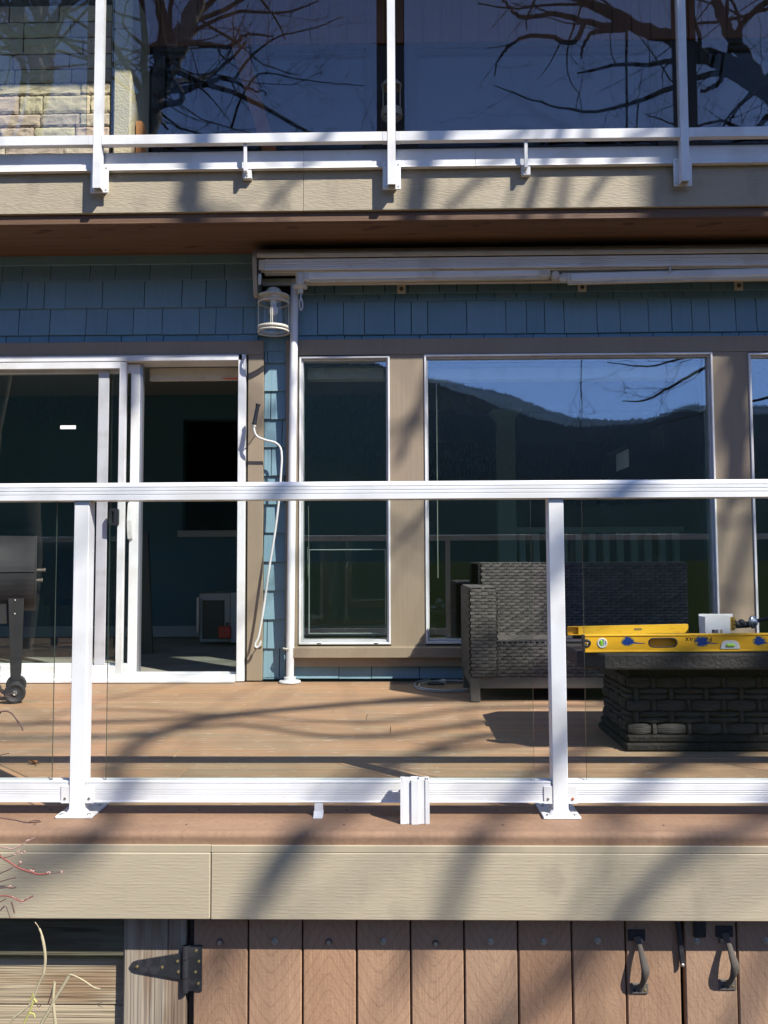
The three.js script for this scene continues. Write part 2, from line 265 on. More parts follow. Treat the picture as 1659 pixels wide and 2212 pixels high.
function profileX(pts, x0, x1) {               // a closed outline of [z, y] points run from x0 to x1
  const s = new THREE.Shape(pts.map(([z, y]) => new THREE.Vector2(z, y)));
  const g = new THREE.ExtrudeGeometry(s, { depth: x1 - x0, bevelEnabled: false, steps: 1 });
  g.applyMatrix4(new THREE.Matrix4().makeBasis(V(0, 0, 1), V(0, 1, 0), V(1, 0, 0)));   // shape x -> z, y -> y, depth -> x
  const idx = g.index ? g.toNonIndexed() : g, p = idx.attributes.position;
  for (let i = 0; i < p.count; i += 3) for (const at of [p]) { const a = [at.getX(i), at.getY(i), at.getZ(i)], b = [at.getX(i + 1), at.getY(i + 1), at.getZ(i + 1)]; at.setXYZ(i, ...b); at.setXYZ(i + 1, ...a); }
  idx.computeVertexNormals();
  return uvBox(idx.translate(x0, 0, 0), R0(), R0());
}

// ---------------------------------------------------------------- objects
const used = new Map();
function numbered(name) { const n = used.get(name) ?? 0; used.set(name, n + 1); return n ? name + '_' + String(n).padStart(3, '0') : name; }
function tag(o, label, category, group, kind) { if (label) o.userData.label = label; if (category) o.userData.category = category; if (group) o.userData.group = group; if (kind) o.userData.kind = kind; return o; }
function thing(name, label, category, pos = [0, 0, 0], group, kind) {
  const o = new THREE.Group(); o.name = numbered(name); o.position.set(...pos); scene.add(o);
  return tag(o, label, category, group, kind);
}
function solo(name, geo, m, label, category, pos = [0, 0, 0], group, kind) {
  const o = new THREE.Mesh(geo, m); o.name = numbered(name); o.position.set(...pos); scene.add(o);
  return tag(o, label, category, group, kind);
}
function part(name, geo, m, parent, pos) {
  const o = new THREE.Mesh(geo, m); o.name = name; if (pos) o.position.set(...pos); parent.add(o); return o;
}
function pane(name, x0, x1, y0, y1, z, t, m, parent) {       // a sheet of glass with its two faces and its ground edges
  const w = x1 - x0, h = y1 - y0, g = new THREE.BoxGeometry(w, h, t);
  return part(name, g, [M.glassEdge, M.glassEdge, M.glassEdge, M.glassEdge, m, m], parent, [(x0 + x1) / 2, (y0 + y1) / 2, z]);
}

// ================================================================ the house
const ZR = -2.25, ZW = -4.68, ZU = -4.2;           // lower railing, house wall, face of the balcony
const house = thing('house', 'two-storey house with blue shingled wall, tan trimmed windows and balcony behind the deck', 'house');
const XL = -4.2, XE = 4.6;                          // how far the house reaches to either side
const xw = (px) => X(px, 1100, ZW), yw = (py, px = 829) => Y(px, py, ZW);
const FLOOR = -0.02;
const SOFFIT = yw(546), FASC0 = Y(845, 453, ZU), FASC1 = Y(845, 362, ZU);
// openings in the wall: [x0, x1, y0, y1]
const DOOR = [xw(-560), xw(527), yw(1474, 300), yw(775, 300)];
const WIN1 = [xw(647), xw(843), yw(1391, 745), yw(772, 745)];
const WIN2 = [xw(918), xw(1544), yw(1389, 1200), yw(766, 1200)];
const WIN3 = [xw(1622), xw(1960), yw(1389, 1700), yw(764, 1700)];
const wall = part('wall', (() => {
  const z0 = ZW - 0.2, z1 = ZW - 0.02, L = [];
  const rect = (a, b, c, d) => L.push(slab3(a, b, c, d, z0, z1, 0));
  const top = yw(768), hi = SOFFIT + 0.06, lo = -0.3;
  rect(XL, XE, top, hi);
  const op = [DOOR, WIN1, WIN2, WIN3];
  let x = XL;
  for (const [a, b, c, d] of op) { if (a > x + 0.002) rect(x, a, lo, top); if (d < top) rect(a, b, d, top); rect(a, b, lo, c); x = b; }
  rect(x, XE, lo, top);
  return merge(L);
})(), M.backing, house);
{ // ---- shingles, each a tapered board whose thick butt end stands proud of the course below
  const geos = new Map();
  function shingle(x0, x1, y0, y1, R) {
    const g = 0.0034 + 0.002 * R(), w = x1 - x0 - g, h = y1 - y0 + 0.006;
    if (w < 0.012) return;
    const b = 0.0155 + 0.004 * R(), t = 0.004, sag = (R() - 0.5) * 0.003;
    const v = [[-w / 2, sag, 0], [w / 2, sag + (R() - 0.5) * 0.0012, 0], [w / 2, h, 0], [-w / 2, h, 0], [-w / 2, sag, b], [w / 2, sag, b], [w / 2, h, t], [-w / 2, h, t]].map((a) => V(...a));
    const geo = uvBox(new ConvexGeometry(v), R() * 5, R() * 5);
    part('shingle', geo, M.shingle[Math.floor(R() * 4)], wall, [(x0 + x1) / 2, y0, ZW - 0.021]);
  }
  function course(x0, x1, y0, y1, R, lo = 0.085, hi = 0.31) {
    let x = x0;
    while (x < x1 - 0.001) { let w = lo + (hi - lo) * Math.pow(R(), 1.3); if (x + w > x1 - 0.05) w = x1 - x; shingle(x, Math.min(x + w, x1), y0, y1, R); x += w; }
  }
  const R = rng(91), tL = DOOR[1] + 0.12;
  // upper wall, left of the awning and right of it
  const rows = [548, 570, 603.5, 663, 721.5, 742].map((p) => yw(p, 400));
  for (let i = 1; i < rows.length - 1; i++) course(XL, xw(556), rows[i + 1], rows[i], R, 0.095, 0.25);
  const rows2 = [600, 633, 649, 722, 740].map((p) => yw(p, 829)); 
  for (let i = 0; i < rows2.length - 1; i++) course(xw(630), XE, rows2[i + 1], rows2[i], R, 0.085, 0.235);
  for (let i = 0; i < 3; i++) course(xw(556), xw(630), yw(649 + 37 * i + 36, 600), yw(649 + 37 * i, 600), R, 0.1, 0.2);
  // the narrow strip between door and windows: courses of equal height
  const y0 = yw(783, 590), y1 = yw(1401, 590), n = 10, p = (y0 - y1) / n;
  for (let k = -1; k <= n; k++) {
    const a = y0 - p * (k + 1), b = y0 - p * k, x0 = xw(569), x1 = xw(617), c = x0 + (x1 - x0) * (k % 2 ? 0.28 : 0.78) + rr(-0.02, 0.02);
    if ([0, 4, 5, 6, 7, 8].includes(k) && k !== 4) shingle(x0, x1, a, b, R); else { shingle(x0, c, a, b, R); shingle(c, x1, a, b, R); }
  }
  course(xw(569), xw(617), 0.012, y1 - p, R, 0.1, 0.2);
  // below the window sill
  course(xw(636), XE, 0.014, yw(1437, 800), R, 0.17, 0.3);
  // a plain board under the soffit
  part('frieze_board', slab3(XL, xw(545), yw(570, 300), SOFFIT + 0.01, ZW - 0.02, ZW - 0.004), M.shingle[2], house);
}
{ // ---- painted trim boards
  const zt = ZW + 0.022, zb = ZW - 0.015, T = (x0, x1, y0, y1, z1 = zt) => part('trim_board', slab3(x0, x1, y0, y1, zb, z1, 0.002), M.trim, house);
  const jx0 = xw(536), jx1 = xw(569);
  T(XL, jx1, yw(770, 300), yw(740, 300));
  T(jx0, jx1, 0.006, yw(770, 300) - 0.001);
  const h0 = yw(768), h1 = yw(734);
  T(xw(617), XE, h0, h1);
  T(xw(618), WIN1[0], yw(1396, 745), h0 - 0.001);
  T(WIN1[1], WIN2[0], yw(1396, 880), h0 - 0.001);
  T(WIN2[1], WIN3[0], yw(1396, 1580), h0 - 0.001);
  // sill and apron
  part('window_sill', profileX([[zb, yw(1413)], [ZW + 0.075, yw(1417)], [ZW + 0.075, yw(1397)], [zb, yw(1393)]], xw(636), XE), M.trim, house);
  T(xw(636), XE, yw(1438), yw(1416) - 0.002, ZW + 0.03);
}
// ---- windows
function frameRect(x0, x1, y0, y1, w, wb, z0, z1, m, parent, name = 'frame') {
  const g = [slab3(x0, x0 + w, y0, y1, z0, z1, 0.0015), slab3(x1 - w, x1, y0, y1, z0, z1, 0.0015), slab3(x0 + w, x1 - w, y1 - w, y1, z0, z1, 0.0015), slab3(x0 + w, x1 - w, y0, y0 + wb, z0, z1, 0.0015)];
  return part(name, merge(g), m, parent);
}
const win = (b) => { const o = new THREE.Group(); o.name = 'window'; house.add(o); return o; };
for (const [k, b] of [[0, WIN1], [1, WIN2], [2, WIN3]]) {
  const w = win(), [x0, x1, y0, y1] = b;
  frameRect(x0, x1, y0, y1, 0.011, 0.012, ZW - 0.06, ZW + 0.030, M.white, w);
  frameRect(x0 + 0.011, x1 - 0.011, y0 + 0.012, y1 - 0.011, 0.010, 0.013, ZW - 0.07, ZW + 0.014, M.whiteGrey, w, 'sash');
  pane('pane', x0 + 0.020, x1 - 0.020, y0 + 0.024, y1 - 0.020, ZW - 0.012, 0.005, M.glassWindow, w);
  if (k === 0) frameRect(x0 + 0.045, x1 - 0.027, y0 + 0.05, yw(1186, 745), 0.006, 0.006, ZW - 0.075, ZW - 0.066, M.whiteDull, w, 'screen_frame');
  part('weep_slot', merge([slab3(x0 + (x1 - x0) * 0.2, x0 + (x1 - x0) * 0.2 + 0.022, y0 + 0.003, y0 + 0.008, ZW + 0.025, ZW + 0.0312, 0), slab3(x0 + (x1 - x0) * 0.82, x0 + (x1 - x0) * 0.82 + 0.022, y0 + 0.003, y0 + 0.008, ZW + 0.025, ZW + 0.0312, 0)]), M.gap, w);
}
// ---- sliding glass door with an insect screen over its left half
{
  const d = new THREE.Group(); d.name = 'sliding_door'; house.add(d);
  const [x0, x1, y0, y1] = DOOR, zf = ZW + 0.045, zb = ZW - 0.12;
  const head = yw(783, 300), sillY = yw(1459, 400);
  part('frame', merge([slab3(x1 - xw(536) + xw(524), x1 + 0.012, 0.004, y1 + 0.012, zb, zf - 0.01, 0.002), slab3(x0, xw(524), head, y1 + 0.012, zb, zf - 0.01, 0.002)]), M.white, d);
  part('threshold', profileX([[zb, 0.004], [zf + 0.03, 0.004], [zf + 0.03, yw(1466, 400)], [zf + 0.005, yw(1462, 400)], [zf + 0.005, yw(1455, 400)], [zf - 0.02, yw(1455, 400)], [zf - 0.02, yw(1462, 400)], [zf - 0.055, yw(1462, 400)], [zf - 0.055, yw(1452, 400)], [zf - 0.075, yw(1452, 400)], [zf - 0.075, yw(1460, 400)], [zb, yw(1460, 400)]], x0, x1 - 0.035), M.white, d);
  // insect screen frame (front track)
  const sx0 = xw(-240), sx1 = xw(272), sw = xw(272) - xw(258), sb = yw(1456, 200), st = head - 0.004;
  frameRect(sx0, sx1, sb, st, sw, 0.05, ZW + 0.006, ZW + 0.034, M.white, d, 'screen_frame');
  const ph = new THREE.Group(); ph.name = 'screen_handle'; d.add(ph);
  const hx = xw(252), hy = Y(252, 1117, ZW + 0.04), hw = 0.017, hh = 0.047, sp = (w, h, r) => { const s = new THREE.Shape(); s.moveTo(-w + r, -h); s.lineTo(w - r, -h); s.quadraticCurveTo(w, -h, w, -h + r); s.lineTo(w, h - r); s.quadraticCurveTo(w, h, w - r, h); s.lineTo(-w + r, h); s.quadraticCurveTo(-w, h, -w, h - r); s.lineTo(-w, -h + r); s.quadraticCurveTo(-w, -h, -w + r, -h); return s; };
  const hs = sp(0.027, hh, 0.012); const hole = sp(0.008, 0.033, 0.006); hole.getPoints(); { const q = new THREE.Path(hole.getPoints(6).map((v) => v.clone().add(new THREE.Vector2(-0.006, 0)))); hs.holes.push(q); }
  part('pull', new THREE.ExtrudeGeometry(hs, { depth: 0.014, bevelEnabled: true, bevelSize: 0.002, bevelThickness: 0.002, bevelSegments: 2 }), M.blackPlastic, ph, [hx, hy, ZW + 0.036]);
  part('recess', slab3(-0.02, 0.018, -hh + 0.006, hh - 0.006, -0.003, 0.004, 0.001), M.gap, ph, [hx, hy, ZW + 0.037]);
  // the sliding glass panel, pushed left so that its right stile stands beside the screen's
  const gx0 = xw(-250), gx1 = xw(297), gs = xw(297) - xw(278);
  frameRect(gx0, gx1, yw(1457, 200), head - 0.006, gs, 0.06, ZW - 0.055, ZW - 0.012, M.white, d, 'panel_frame');
  pane('pane', gx0 + gs, gx1 - gs, yw(1457, 200) + 0.06, head - 0.006 - gs, ZW - 0.034, 0.005, M.glassDoor, d);
  part('lock_stile', slab3(gx1 + 0.0005, gx1 + 0.012, yw(1457, 290), head - 0.007, ZW - 0.06, ZW - 0.02, 0.001), M.aluminium, d);
  // fixed panel behind it: its wide stile shows through the glass
  const ix1 = xw(231), is = xw(231) - xw(208);
  part('meeting_stile', slab3(ix1 - is, ix1, yw(1455, 200), head - 0.006, ZW - 0.0105, ZW - 0.001, 0.002), M.whiteGrey, d);
  // white handle on the sliding panel
  const hl = [[0, -0.105], [0.012, -0.1], [0.02, -0.06], [0.026, 0], [0.02, 0.06], [0.012, 0.1], [0, 0.105]].map(([a, b]) => new THREE.Vector2(a, b));
  const hg = new THREE.ExtrudeGeometry(new THREE.Shape(hl), { depth: 0.022, bevelEnabled: true, bevelSize: 0.003, bevelThickness: 0.003, bevelSegments: 2 });
  hg.rotateY(-Math.PI / 2).translate(0.011, 0, 0);
  part('handle', hg, M.whiteDull, d, [xw(281.5), yw(1125, 280), ZW - 0.010]);
  // head track and roller shade box inside the open half
  part('head_track', slab3(gx1 + 0.02, xw(524) - 0.001, yw(811, 410), head - 0.002, ZW - 0.16, ZW - 0.13, 0.002), M.cream, d);
  part('sticker', slab3(xw(122), xw(156), yw(925, 138), yw(917, 138), ZW - 0.0312, ZW - 0.0304, 0), M.paper, d);
  part('track_tag', merge([slab3(xw(474), xw(522), yw(809, 500), yw(805.5, 500), ZW - 0.132, ZW - 0.1285, 0), slab3(xw(468), xw(476), yw(808, 500), yw(806, 500), ZW - 0.132, ZW - 0.1285, 0)]), M.orangePlastic, d);
}
// ---- balcony: fascia, drip edge, soffit planks
{
  const b = new THREE.Group(); b.name = 'balcony'; house.add(b);
  const seam = X(1330 / 1659 * 829, 410, ZU);
  part('fascia_board', slab3(XL, X(655, 410, ZU) - 0.0008, FASC0, FASC1 + 0.04, ZU - 0.03, ZU, 0.0015), M.fasciaUpper, b);
  part('fascia_board', slab3(X(655, 410, ZU) + 0.0008, XE, FASC0, FASC1 + 0.04, ZU - 0.03, ZU, 0.0015), M.fasciaUpper, b);
  const y0 = Y(845, 363, ZU + 0.02), y1 = Y(845, 322, ZU + 0.015);
  let x = XL; for (const e of [X(657, 340, ZU), X(1026, 335, ZU), XE]) { part('drip_edge', profileX([[ZU - 0.03, y1], [ZU + 0.012, y1], [ZU + 0.022, y1 - 0.008], [ZU + 0.024, y0 + 0.012], [ZU + 0.034, y0], [ZU + 0.004, y0], [ZU + 0.004, y1 - 0.02], [ZU - 0.03, y1 - 0.02]], x, e - 0.0012), M.white, b); x = e + 0.0004; }
  const S = SOFFIT;
  part('soffit_plank', slab3(XL, XE, S - 0.005, FASC0 - 0.002, ZU - 0.044, ZU - 0.018, 0.002), M.soffit, b);
  let z = ZU - 0.06; for (let i = 0; i < 4; i++) { const w = 0.141; part('soffit_plank', slab3(XL, XE, S + (i % 2 ? 0.001 : 0), S + 0.022, z - w + 0.003, z, 0.002), M.soffit, b); z -= w; }
  part('floor', slab3(XL, XE, S + 0.024, FASC1 - 0.02, ZU - 3.2, ZU - 0.033, 0), M.darkBrown, b);
}
// ---- upper storey: stone wall, stone pillar, cedar panelling, windows
const ZS = -5.62;
{
  const S = (px, py, z = ZS) => [X(px, py, z), Y(px, py, z)];
  const sw = part('stone_wall', slab3(XL, X(241, 250, ZS), FASC1 - 0.03, 4.74, ZS - 0.2, ZS - 0.03, 0), M.mortar, house);
  const rows = [12, 48, 82, 117, 150, 180, 206.5, 246, 275, 305, 338, 372], R = rng(5);
  for (let i = 0; i < rows.length - 1; i++) {
    const y1 = S(150, rows[i])[1] - 0.004, y0 = S(150, rows[i + 1])[1] + 0.004, xe = X(240, 250, ZS);
    let x = xe;
    const preset = { 5: [67, 186], 6: [45, 105, 53], 7: [68, 87], 8: [78, 90] }[i] ?? [];
    let k = 0;
    while (x > XL) {
      const w = (k < preset.length ? preset[k] : 60 + 85 * R()) / 1770 * 5.75; k++;
      const a = Math.max(x - w, XL), nx = 16, ny = 7, g = new THREE.BoxGeometry(x - a - 0.009, y1 - y0, 0.07, nx, ny, 1), p = g.attributes.position, s = Math.floor(R() * 1e6);
      for (let j = 0; j < p.count; j++) {
        if (p.getZ(j) < 0) continue;
        const u = (p.getX(j) / (x - a) + 0.5), v = p.getY(j) / (y1 - y0) + 0.5, ed = Math.min(1, 14 * Math.min(u + 0.03, 1.03 - u)) * Math.min(1, 7 * Math.min(v + 0.08, 1.08 - v));
        p.setZ(j, p.getZ(j) + ed * (0.006 + 0.018 * fbm(u * 0.999, v * 0.999, 6, 3, s, 3)) - 0.010);
        p.setX(j, p.getX(j) + 0.004 * (hash(j, 1, s) - 0.5)); p.setY(j, p.getY(j) + 0.004 * (hash(j, 2, s) - 0.5));
      }
      const gg = g.toNonIndexed(); gg.computeVertexNormals();
      part('stone', uvBox(gg, R() * 4, R() * 4), M.stone[Math.floor(R() * 5)], sw, [(x + a) / 2, (y0 + y1) / 2, ZS - 0.03]);
      x = a;
    }
  }
  // smooth cut pillar at its end with a swelling right side
  const pz = ZS + 0.06, q0 = X(243, 250, pz), q1 = X(283, 250, pz);
  const pl = new THREE.Group(); pl.name = 'stone_pillar'; house.add(pl);
  const ys = [372, 60, -30].map((p) => Y(260, p, pz));
  for (let i = 0; i < ys.length - 1; i++) {
    const g = chamfer(q1 - q0 - 0.002, ys[i + 1] - ys[i] - 0.003, 0.42, 0.012);
    part('pillar_stone', g, M.pillarStone, pl, [(q0 + q1) / 2 + 0, (ys[i] + ys[i + 1]) / 2, pz - 0.21]);
  }
  // orange cedar corner board beside the pillar
  part('corner_board', slab3(q1 + 0.01, X(304, 300, ZS), FASC1, Y(290, 258, ZS), ZS - 0.12, ZS - 0.02), M.cedarBright, house);
  // dark recessed wall with windows, and cedar panelling above
  const zw = ZS - 0.35, xr = XE, x0 = q1 + 0.02, top = 6.6;
  const up = part('upper_wall', merge([
    slab3(x0, xr, FASC1 - 0.03, Y(829, 346, zw), zw - 0.2, zw, 0), slab3(XL, xr, Y(829, 92, zw), top, zw - 0.2, zw, 0),
    slab3(X(806, 200, zw), X(880, 200, zw), Y(829, 346, zw), Y(829, 92, zw), zw - 0.2, zw, 0), slab3(X(1432, 200, zw), X(1512, 200, zw), Y(829, 346, zw), Y(829, 92, zw), zw - 0.2, zw, 0),
    slab3(x0, X(330, 200, zw), Y(829, 346, zw), Y(829, 92, zw), zw - 0.2, zw, 0)]), M.upperDark, house);
  for (let k = 0, x = XL; x < XE; k++, x += 0.142) part('cedar_plank', slab3(x + 0.002, x + 0.14, Y(829, 96, zw), top, zw, zw + 0.02, 0.003), M.cedar, up);
  for (const [a, b] of [[330, 806], [880, 1432], [1512, 1900]]) {
    const w = new THREE.Group(); w.name = 'window'; house.add(w);
    const xa = X(a, 200, zw), xb = X(b, 200, zw), ya = Y(829, 346, zw), yb = Y(829, 92, zw);
    frameRect(xa, xb, ya, yb, 0.05, 0.075, zw - 0.1, zw + 0.012, M.upperDark, w);
    frameRect(xa + 0.05, xb - 0.05, ya + 0.075, yb - 0.05, 0.03, 0.03, zw - 0.08, zw - 0.01, M.upperDark, w, 'sash');
    part('inner_sill', slab3(xa + 0.05, xb - 0.05, ya + 0.0, ya + 0.03, zw + 0.0125, zw + 0.03, 0.002), M.cream, w);
    pane('pane', xa + 0.08, xb - 0.08, ya + 0.105, yb - 0.08, zw - 0.04, 0.005, M.glassUpperWindow, w);
  }
  // slanting cedar brace
  const A = V(X(470, 0, ZS + 0.25), Y(470, -60, ZS + 0.25), ZS + 0.25), B = V(X(584, 285, zw + 0.06), Y(584, 330, zw + 0.06), zw + 0.06);
  const br = part('timber_brace', chamfer(0.10, A.distanceTo(B), 0.09, 0.006), M.cedar, house, [(A.x + B.x) / 2, (A.y + B.y) / 2, (A.z + B.z) / 2]);
  br.quaternion.setFromUnitVectors(V(0, 1, 0), A.clone().sub(B).normalize());
  // roof over the balcony: eave just above the picture
  const eave = 5.62, ez = -4.52;
  part('roof', merge([slab3(XL - 0.3, XE + 0.3, eave, eave + 0.22, -11.5, ez, 0.003)]), M.darkBrown, house);
  part('gable_rafter', slab3(X(-60, 0, ZS + 0.5), X(-60, 0, ZS + 0.5) + 0.12, 4.9, 5.62, -6, ZS + 0.7), M.cedar, house);
  part('upper_room', merge([slab3(XL, XE, FASC1 - 0.03, top, -11.4, -11.2, 0), slab3(XL, XL + 0.15, SOFFIT, top, -11.2, ZS - 0.6, 0), slab3(XE - 0.15, XE, SOFFIT, top, -11.2, ZS - 0.6, 0)]), M.upperDark, house);
  part('balcony_end_wall', merge([slab3(XL - 0.15, XL, -0.9, 6.4, -11.4, ZU, 0), slab3(XE, XE + 0.15, -0.9, 6.4, -7.0, ZW - 0.02, 0), slab3(XE, XE + 0.15, SOFFIT + 0.03, 6.4, -11.4, -7.001, 0)]), M.shingle[0], house);
}
// ---- ground floor room seen through the glass
const ZB = -10.6;
{
  const r = new THREE.Group(); r.name = 'room'; house.add(r);
  part('room_floor', slab3(XL, XE, -0.16, FLOOR + 0.012, ZB, ZW - 0.122, 0), M.roomFloor, r);
  part('room_ceiling', slab3(XL, XE, 2.2, SOFFIT + 0.02, ZB, ZW - 0.2, 0), M.roomCeiling, r);
  part('back_wall', slab3(XL, XE, -0.1, 2.4, ZB - 0.15, ZB, 0), M.roomWood, r);
  const zt = -7.4, xk = xw(560) * 1.0;
  // teal partition behind the open door, with a dark opening, its shelf and a skirting board
  const pA = X(395, 1000, zt), pB = X(545, 1000, zt);
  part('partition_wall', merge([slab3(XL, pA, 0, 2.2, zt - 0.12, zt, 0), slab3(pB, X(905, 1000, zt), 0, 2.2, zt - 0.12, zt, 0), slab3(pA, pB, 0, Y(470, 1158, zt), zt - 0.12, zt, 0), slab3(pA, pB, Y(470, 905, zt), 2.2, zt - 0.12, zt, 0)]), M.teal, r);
  part('shelf', slab3(pA - 0.03, pB + 0.03, Y(470, 1160, zt), Y(470, 1146, zt), zt - 0.1, zt + 0.05, 0.004), M.roomTrim, r);
  part('skirting_board', slab3(XL, X(905, 1000, zt), 0, Y(400, 1352, zt), zt, zt + 0.018, 0.003), M.roomTrim, r);
  // column with a flared capital, and a stair balustrade
  const zc = -6.6, c0 = X(1076, 1000, zc), c1 = X(1114, 1000, zc), cy = Y(1095, 905, zc), ct = Y(1095, 886, zc);
  const col = new THREE.Group(); col.name = 'column'; r.add(col);
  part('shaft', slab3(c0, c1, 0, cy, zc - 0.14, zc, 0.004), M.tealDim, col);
  { const w = c1 - c0, g = new THREE.CylinderGeometry((w / 2 + 0.05) * Math.SQRT2, (w / 2 + 0.004) * Math.SQRT2, ct - cy, 4, 1); g.rotateY(Math.PI / 4); part('capital', uvBox(g), M.tealDim, col, [(c0 + c1) / 2, (cy + ct) / 2, zc - 0.07]); }
  part('beam', slab3(X(905, 900, zc), XE, ct, 2.2, zc - 0.16, zc + 0.02, 0.003), M.roomWood, r);
  const bal = new THREE.Group(); bal.name = 'balustrade'; r.add(bal);
  part('rail', slab3(c1, X(1480, 1140, zc), Y(1300, 1150, zc), Y(1300, 1138, zc), zc - 0.1, zc - 0.02, 0.004), M.tealDim, bal);
  for (let px = 1124; px < 1478; px += 30.5) part('baluster', slab3(X(px, 1200, zc), X(px + 13, 1200, zc), 0.1, Y(1300, 1150, zc), zc - 0.085, zc - 0.035, 0.003), M.tealDim, bal);
  part('rail', slab3(c1, X(1480, 1140, zc), 0.04, 0.1, zc - 0.1, zc - 0.02, 0.004), M.tealDim, bal);
  // outer side wall on the right with two small frosted windows, and one on the left
  const xs = 2.62, wz = [[-10.35, -9.3, 1.73, 2.0], [-8.5, -8.08, 1.75, 2.02]];
  const L = []; let z = ZB; for (const [a, b, c, d] of wz) { L.push(slab3(xs, xs + 0.16, -0.1, 2.3, z, a, 0), slab3(xs, xs + 0.16, -0.1, c, a, b, 0), slab3(xs, xs + 0.16, d, 2.3, a, b, 0)); z = b; } L.push(slab3(xs, xs + 0.16, -0.1, 2.3, z, -6.9, 0));
  part('side_wall', merge(L), M.roomWood, r);
  part('side_wall', slab3(XL, XL + 0.1, -0.1, 2.3, ZB, ZW - 0.2, 0), M.roomWood, r);
  part('side_wall', slab3(XE - 0.2, XE, -0.1, 2.3, -6.9, ZW - 0.2, 0), M.roomWood, r);
  part('side_wall', slab3(xs, XE, -0.1, 2.3, -7.05, -6.9, 0), M.roomWood, r);
  for (const [a, b, c, d] of wz) part('small_window', plain(0.01, d - c, b - a).translate(xs + 0.14, (c + d) / 2, (a + b) / 2), M.frosted, r);
  // roller blind boxes at the tops of the windows
  for (const [b, px] of [[WIN1, 745], [WIN2, 1200]]) { const bl = part('blind_box', slab3(b[0] + 0.03, b[1] - 0.03, yw(810, px), yw(784, px), ZW - 0.19, ZW - 0.1, 0.006), M.cream, r); }
  part('blind_cord', tubeGeo([V(xw(661), yw(1090), ZW - 0.12), V(xw(662), yw(1180), ZW - 0.12), V(xw(661), yw(1250), ZW - 0.121), V(xw(659.5), yw(1180), ZW - 0.122)], 0.002, 20, 5), M.cream, r);
  part('blind_cord', tubeGeo([V(xw(947), yw(820), ZW - 0.12), V(xw(947), yw(1250), ZW - 0.12)], 0.003, 4, 5), M.cream, r);
}

// ================================================================ lower deck
const ZN = -2.102;                                   // front edge of the deck
{
  const deck = thing('deck', 'brown composite board deck with rounded front edge and wide tan fascia board', 'deck');
  const R = rng(33);
  // nosing board: rounded front
  const nz = ZN, r = 0.014, th = 0.038, w = 0.215, pts = [[nz - w, 0], [nz - 0.02, 0]];
  for (let i = 0; i <= 6; i++) { const a = Math.PI / 2 * (1 - i / 6); pts.push([nz - r + r * Math.cos(a), -r + r * Math.sin(a)]); }
  pts.push([nz - 0.001, -th + 0.004], [nz - 0.004, -th], [nz - w, -th]);
  part('nosing_board', profileX(pts.reverse(), XL, XE), M.nose, deck);
  // boards running along the house
  let z = nz - w - 0.003;
  while (z > ZW + 0.06) {
    const bw = Math.min(0.139, z - (ZW + 0.012)); let x = XL - rr(0, 1.5, R);
    while (x < XE) { const L = 2.6 + R() * 1.6; const g = chamfer(Math.min(x + L, XE) - x - 0.002, 0.025, bw - 0.003, 0.0022, R() * 5, R() * 5); part('deck_board', g, M.decks[Math.floor(R() * 4)], deck, [(x + Math.min(x + L, XE)) / 2, -0.0125 - R() * 0.0012, z - bw / 2]); x += L; if (x > XE - 0.3) break; }
    z -= bw;
  }
  part('joist_frame', slab3(XL, XE, -0.06, -0.03, ZW + 0.02, nz - w, 0), M.gap, deck);
  // screw heads sunk in the boards
  const sc = []; for (let i = 0; i < 14; i++) { const x = -2.6 + i * 0.41; for (const dz of [0.04, 0.165]) { const g = cyl(0.0035, 0.0035, 0.001, 8); g.translate(x + rr(-0.01, 0.01, R), 0.0004, nz - dz - 0.02); sc.push(g); } }
  part('screw_head', merge(sc), M.darkTwig, deck).userData.kind = 'stuff';
  // flashing strip and fascia boards
  const zf = -2.098, y1 = Y(829, 1826, zf), ym = Y(829, 1842, zf), y0 = Y(829, 1988, zf), sx = X(455, 1900, zf);
  part('gap_board', slab3(XL, XE, y1 - 0.01, -th, ZN - 0.12, ZN - 0.05, 0), M.gap, deck);
  part('flashing', slab3(XL, sx - 0.0006, ym, y1, zf - 0.02, zf + 0.001, 0.001), M.tanSmooth, deck);
  part('flashing', slab3(sx + 0.0006, XE, ym, y1 - 0.001, zf - 0.02, zf + 0.001, 0.001), M.tanSmooth, deck);
  part('fascia_board', slab3(XL, sx - 0.0007, y0 + 0.001, ym - 0.0006, zf - 0.038, zf + 0.003, 0.0025), M.fascia, deck);
  part('fascia_board', slab3(sx + 0.0007, XE, y0, ym - 0.0006, zf - 0.038, zf + 0.0015, 0.0025), M.fascia, deck);
  part('frame_beam', slab3(XL, XE, -0.26, y0 + 0.06, -2.75, -2.34, 0), M.darkWood, deck);
}
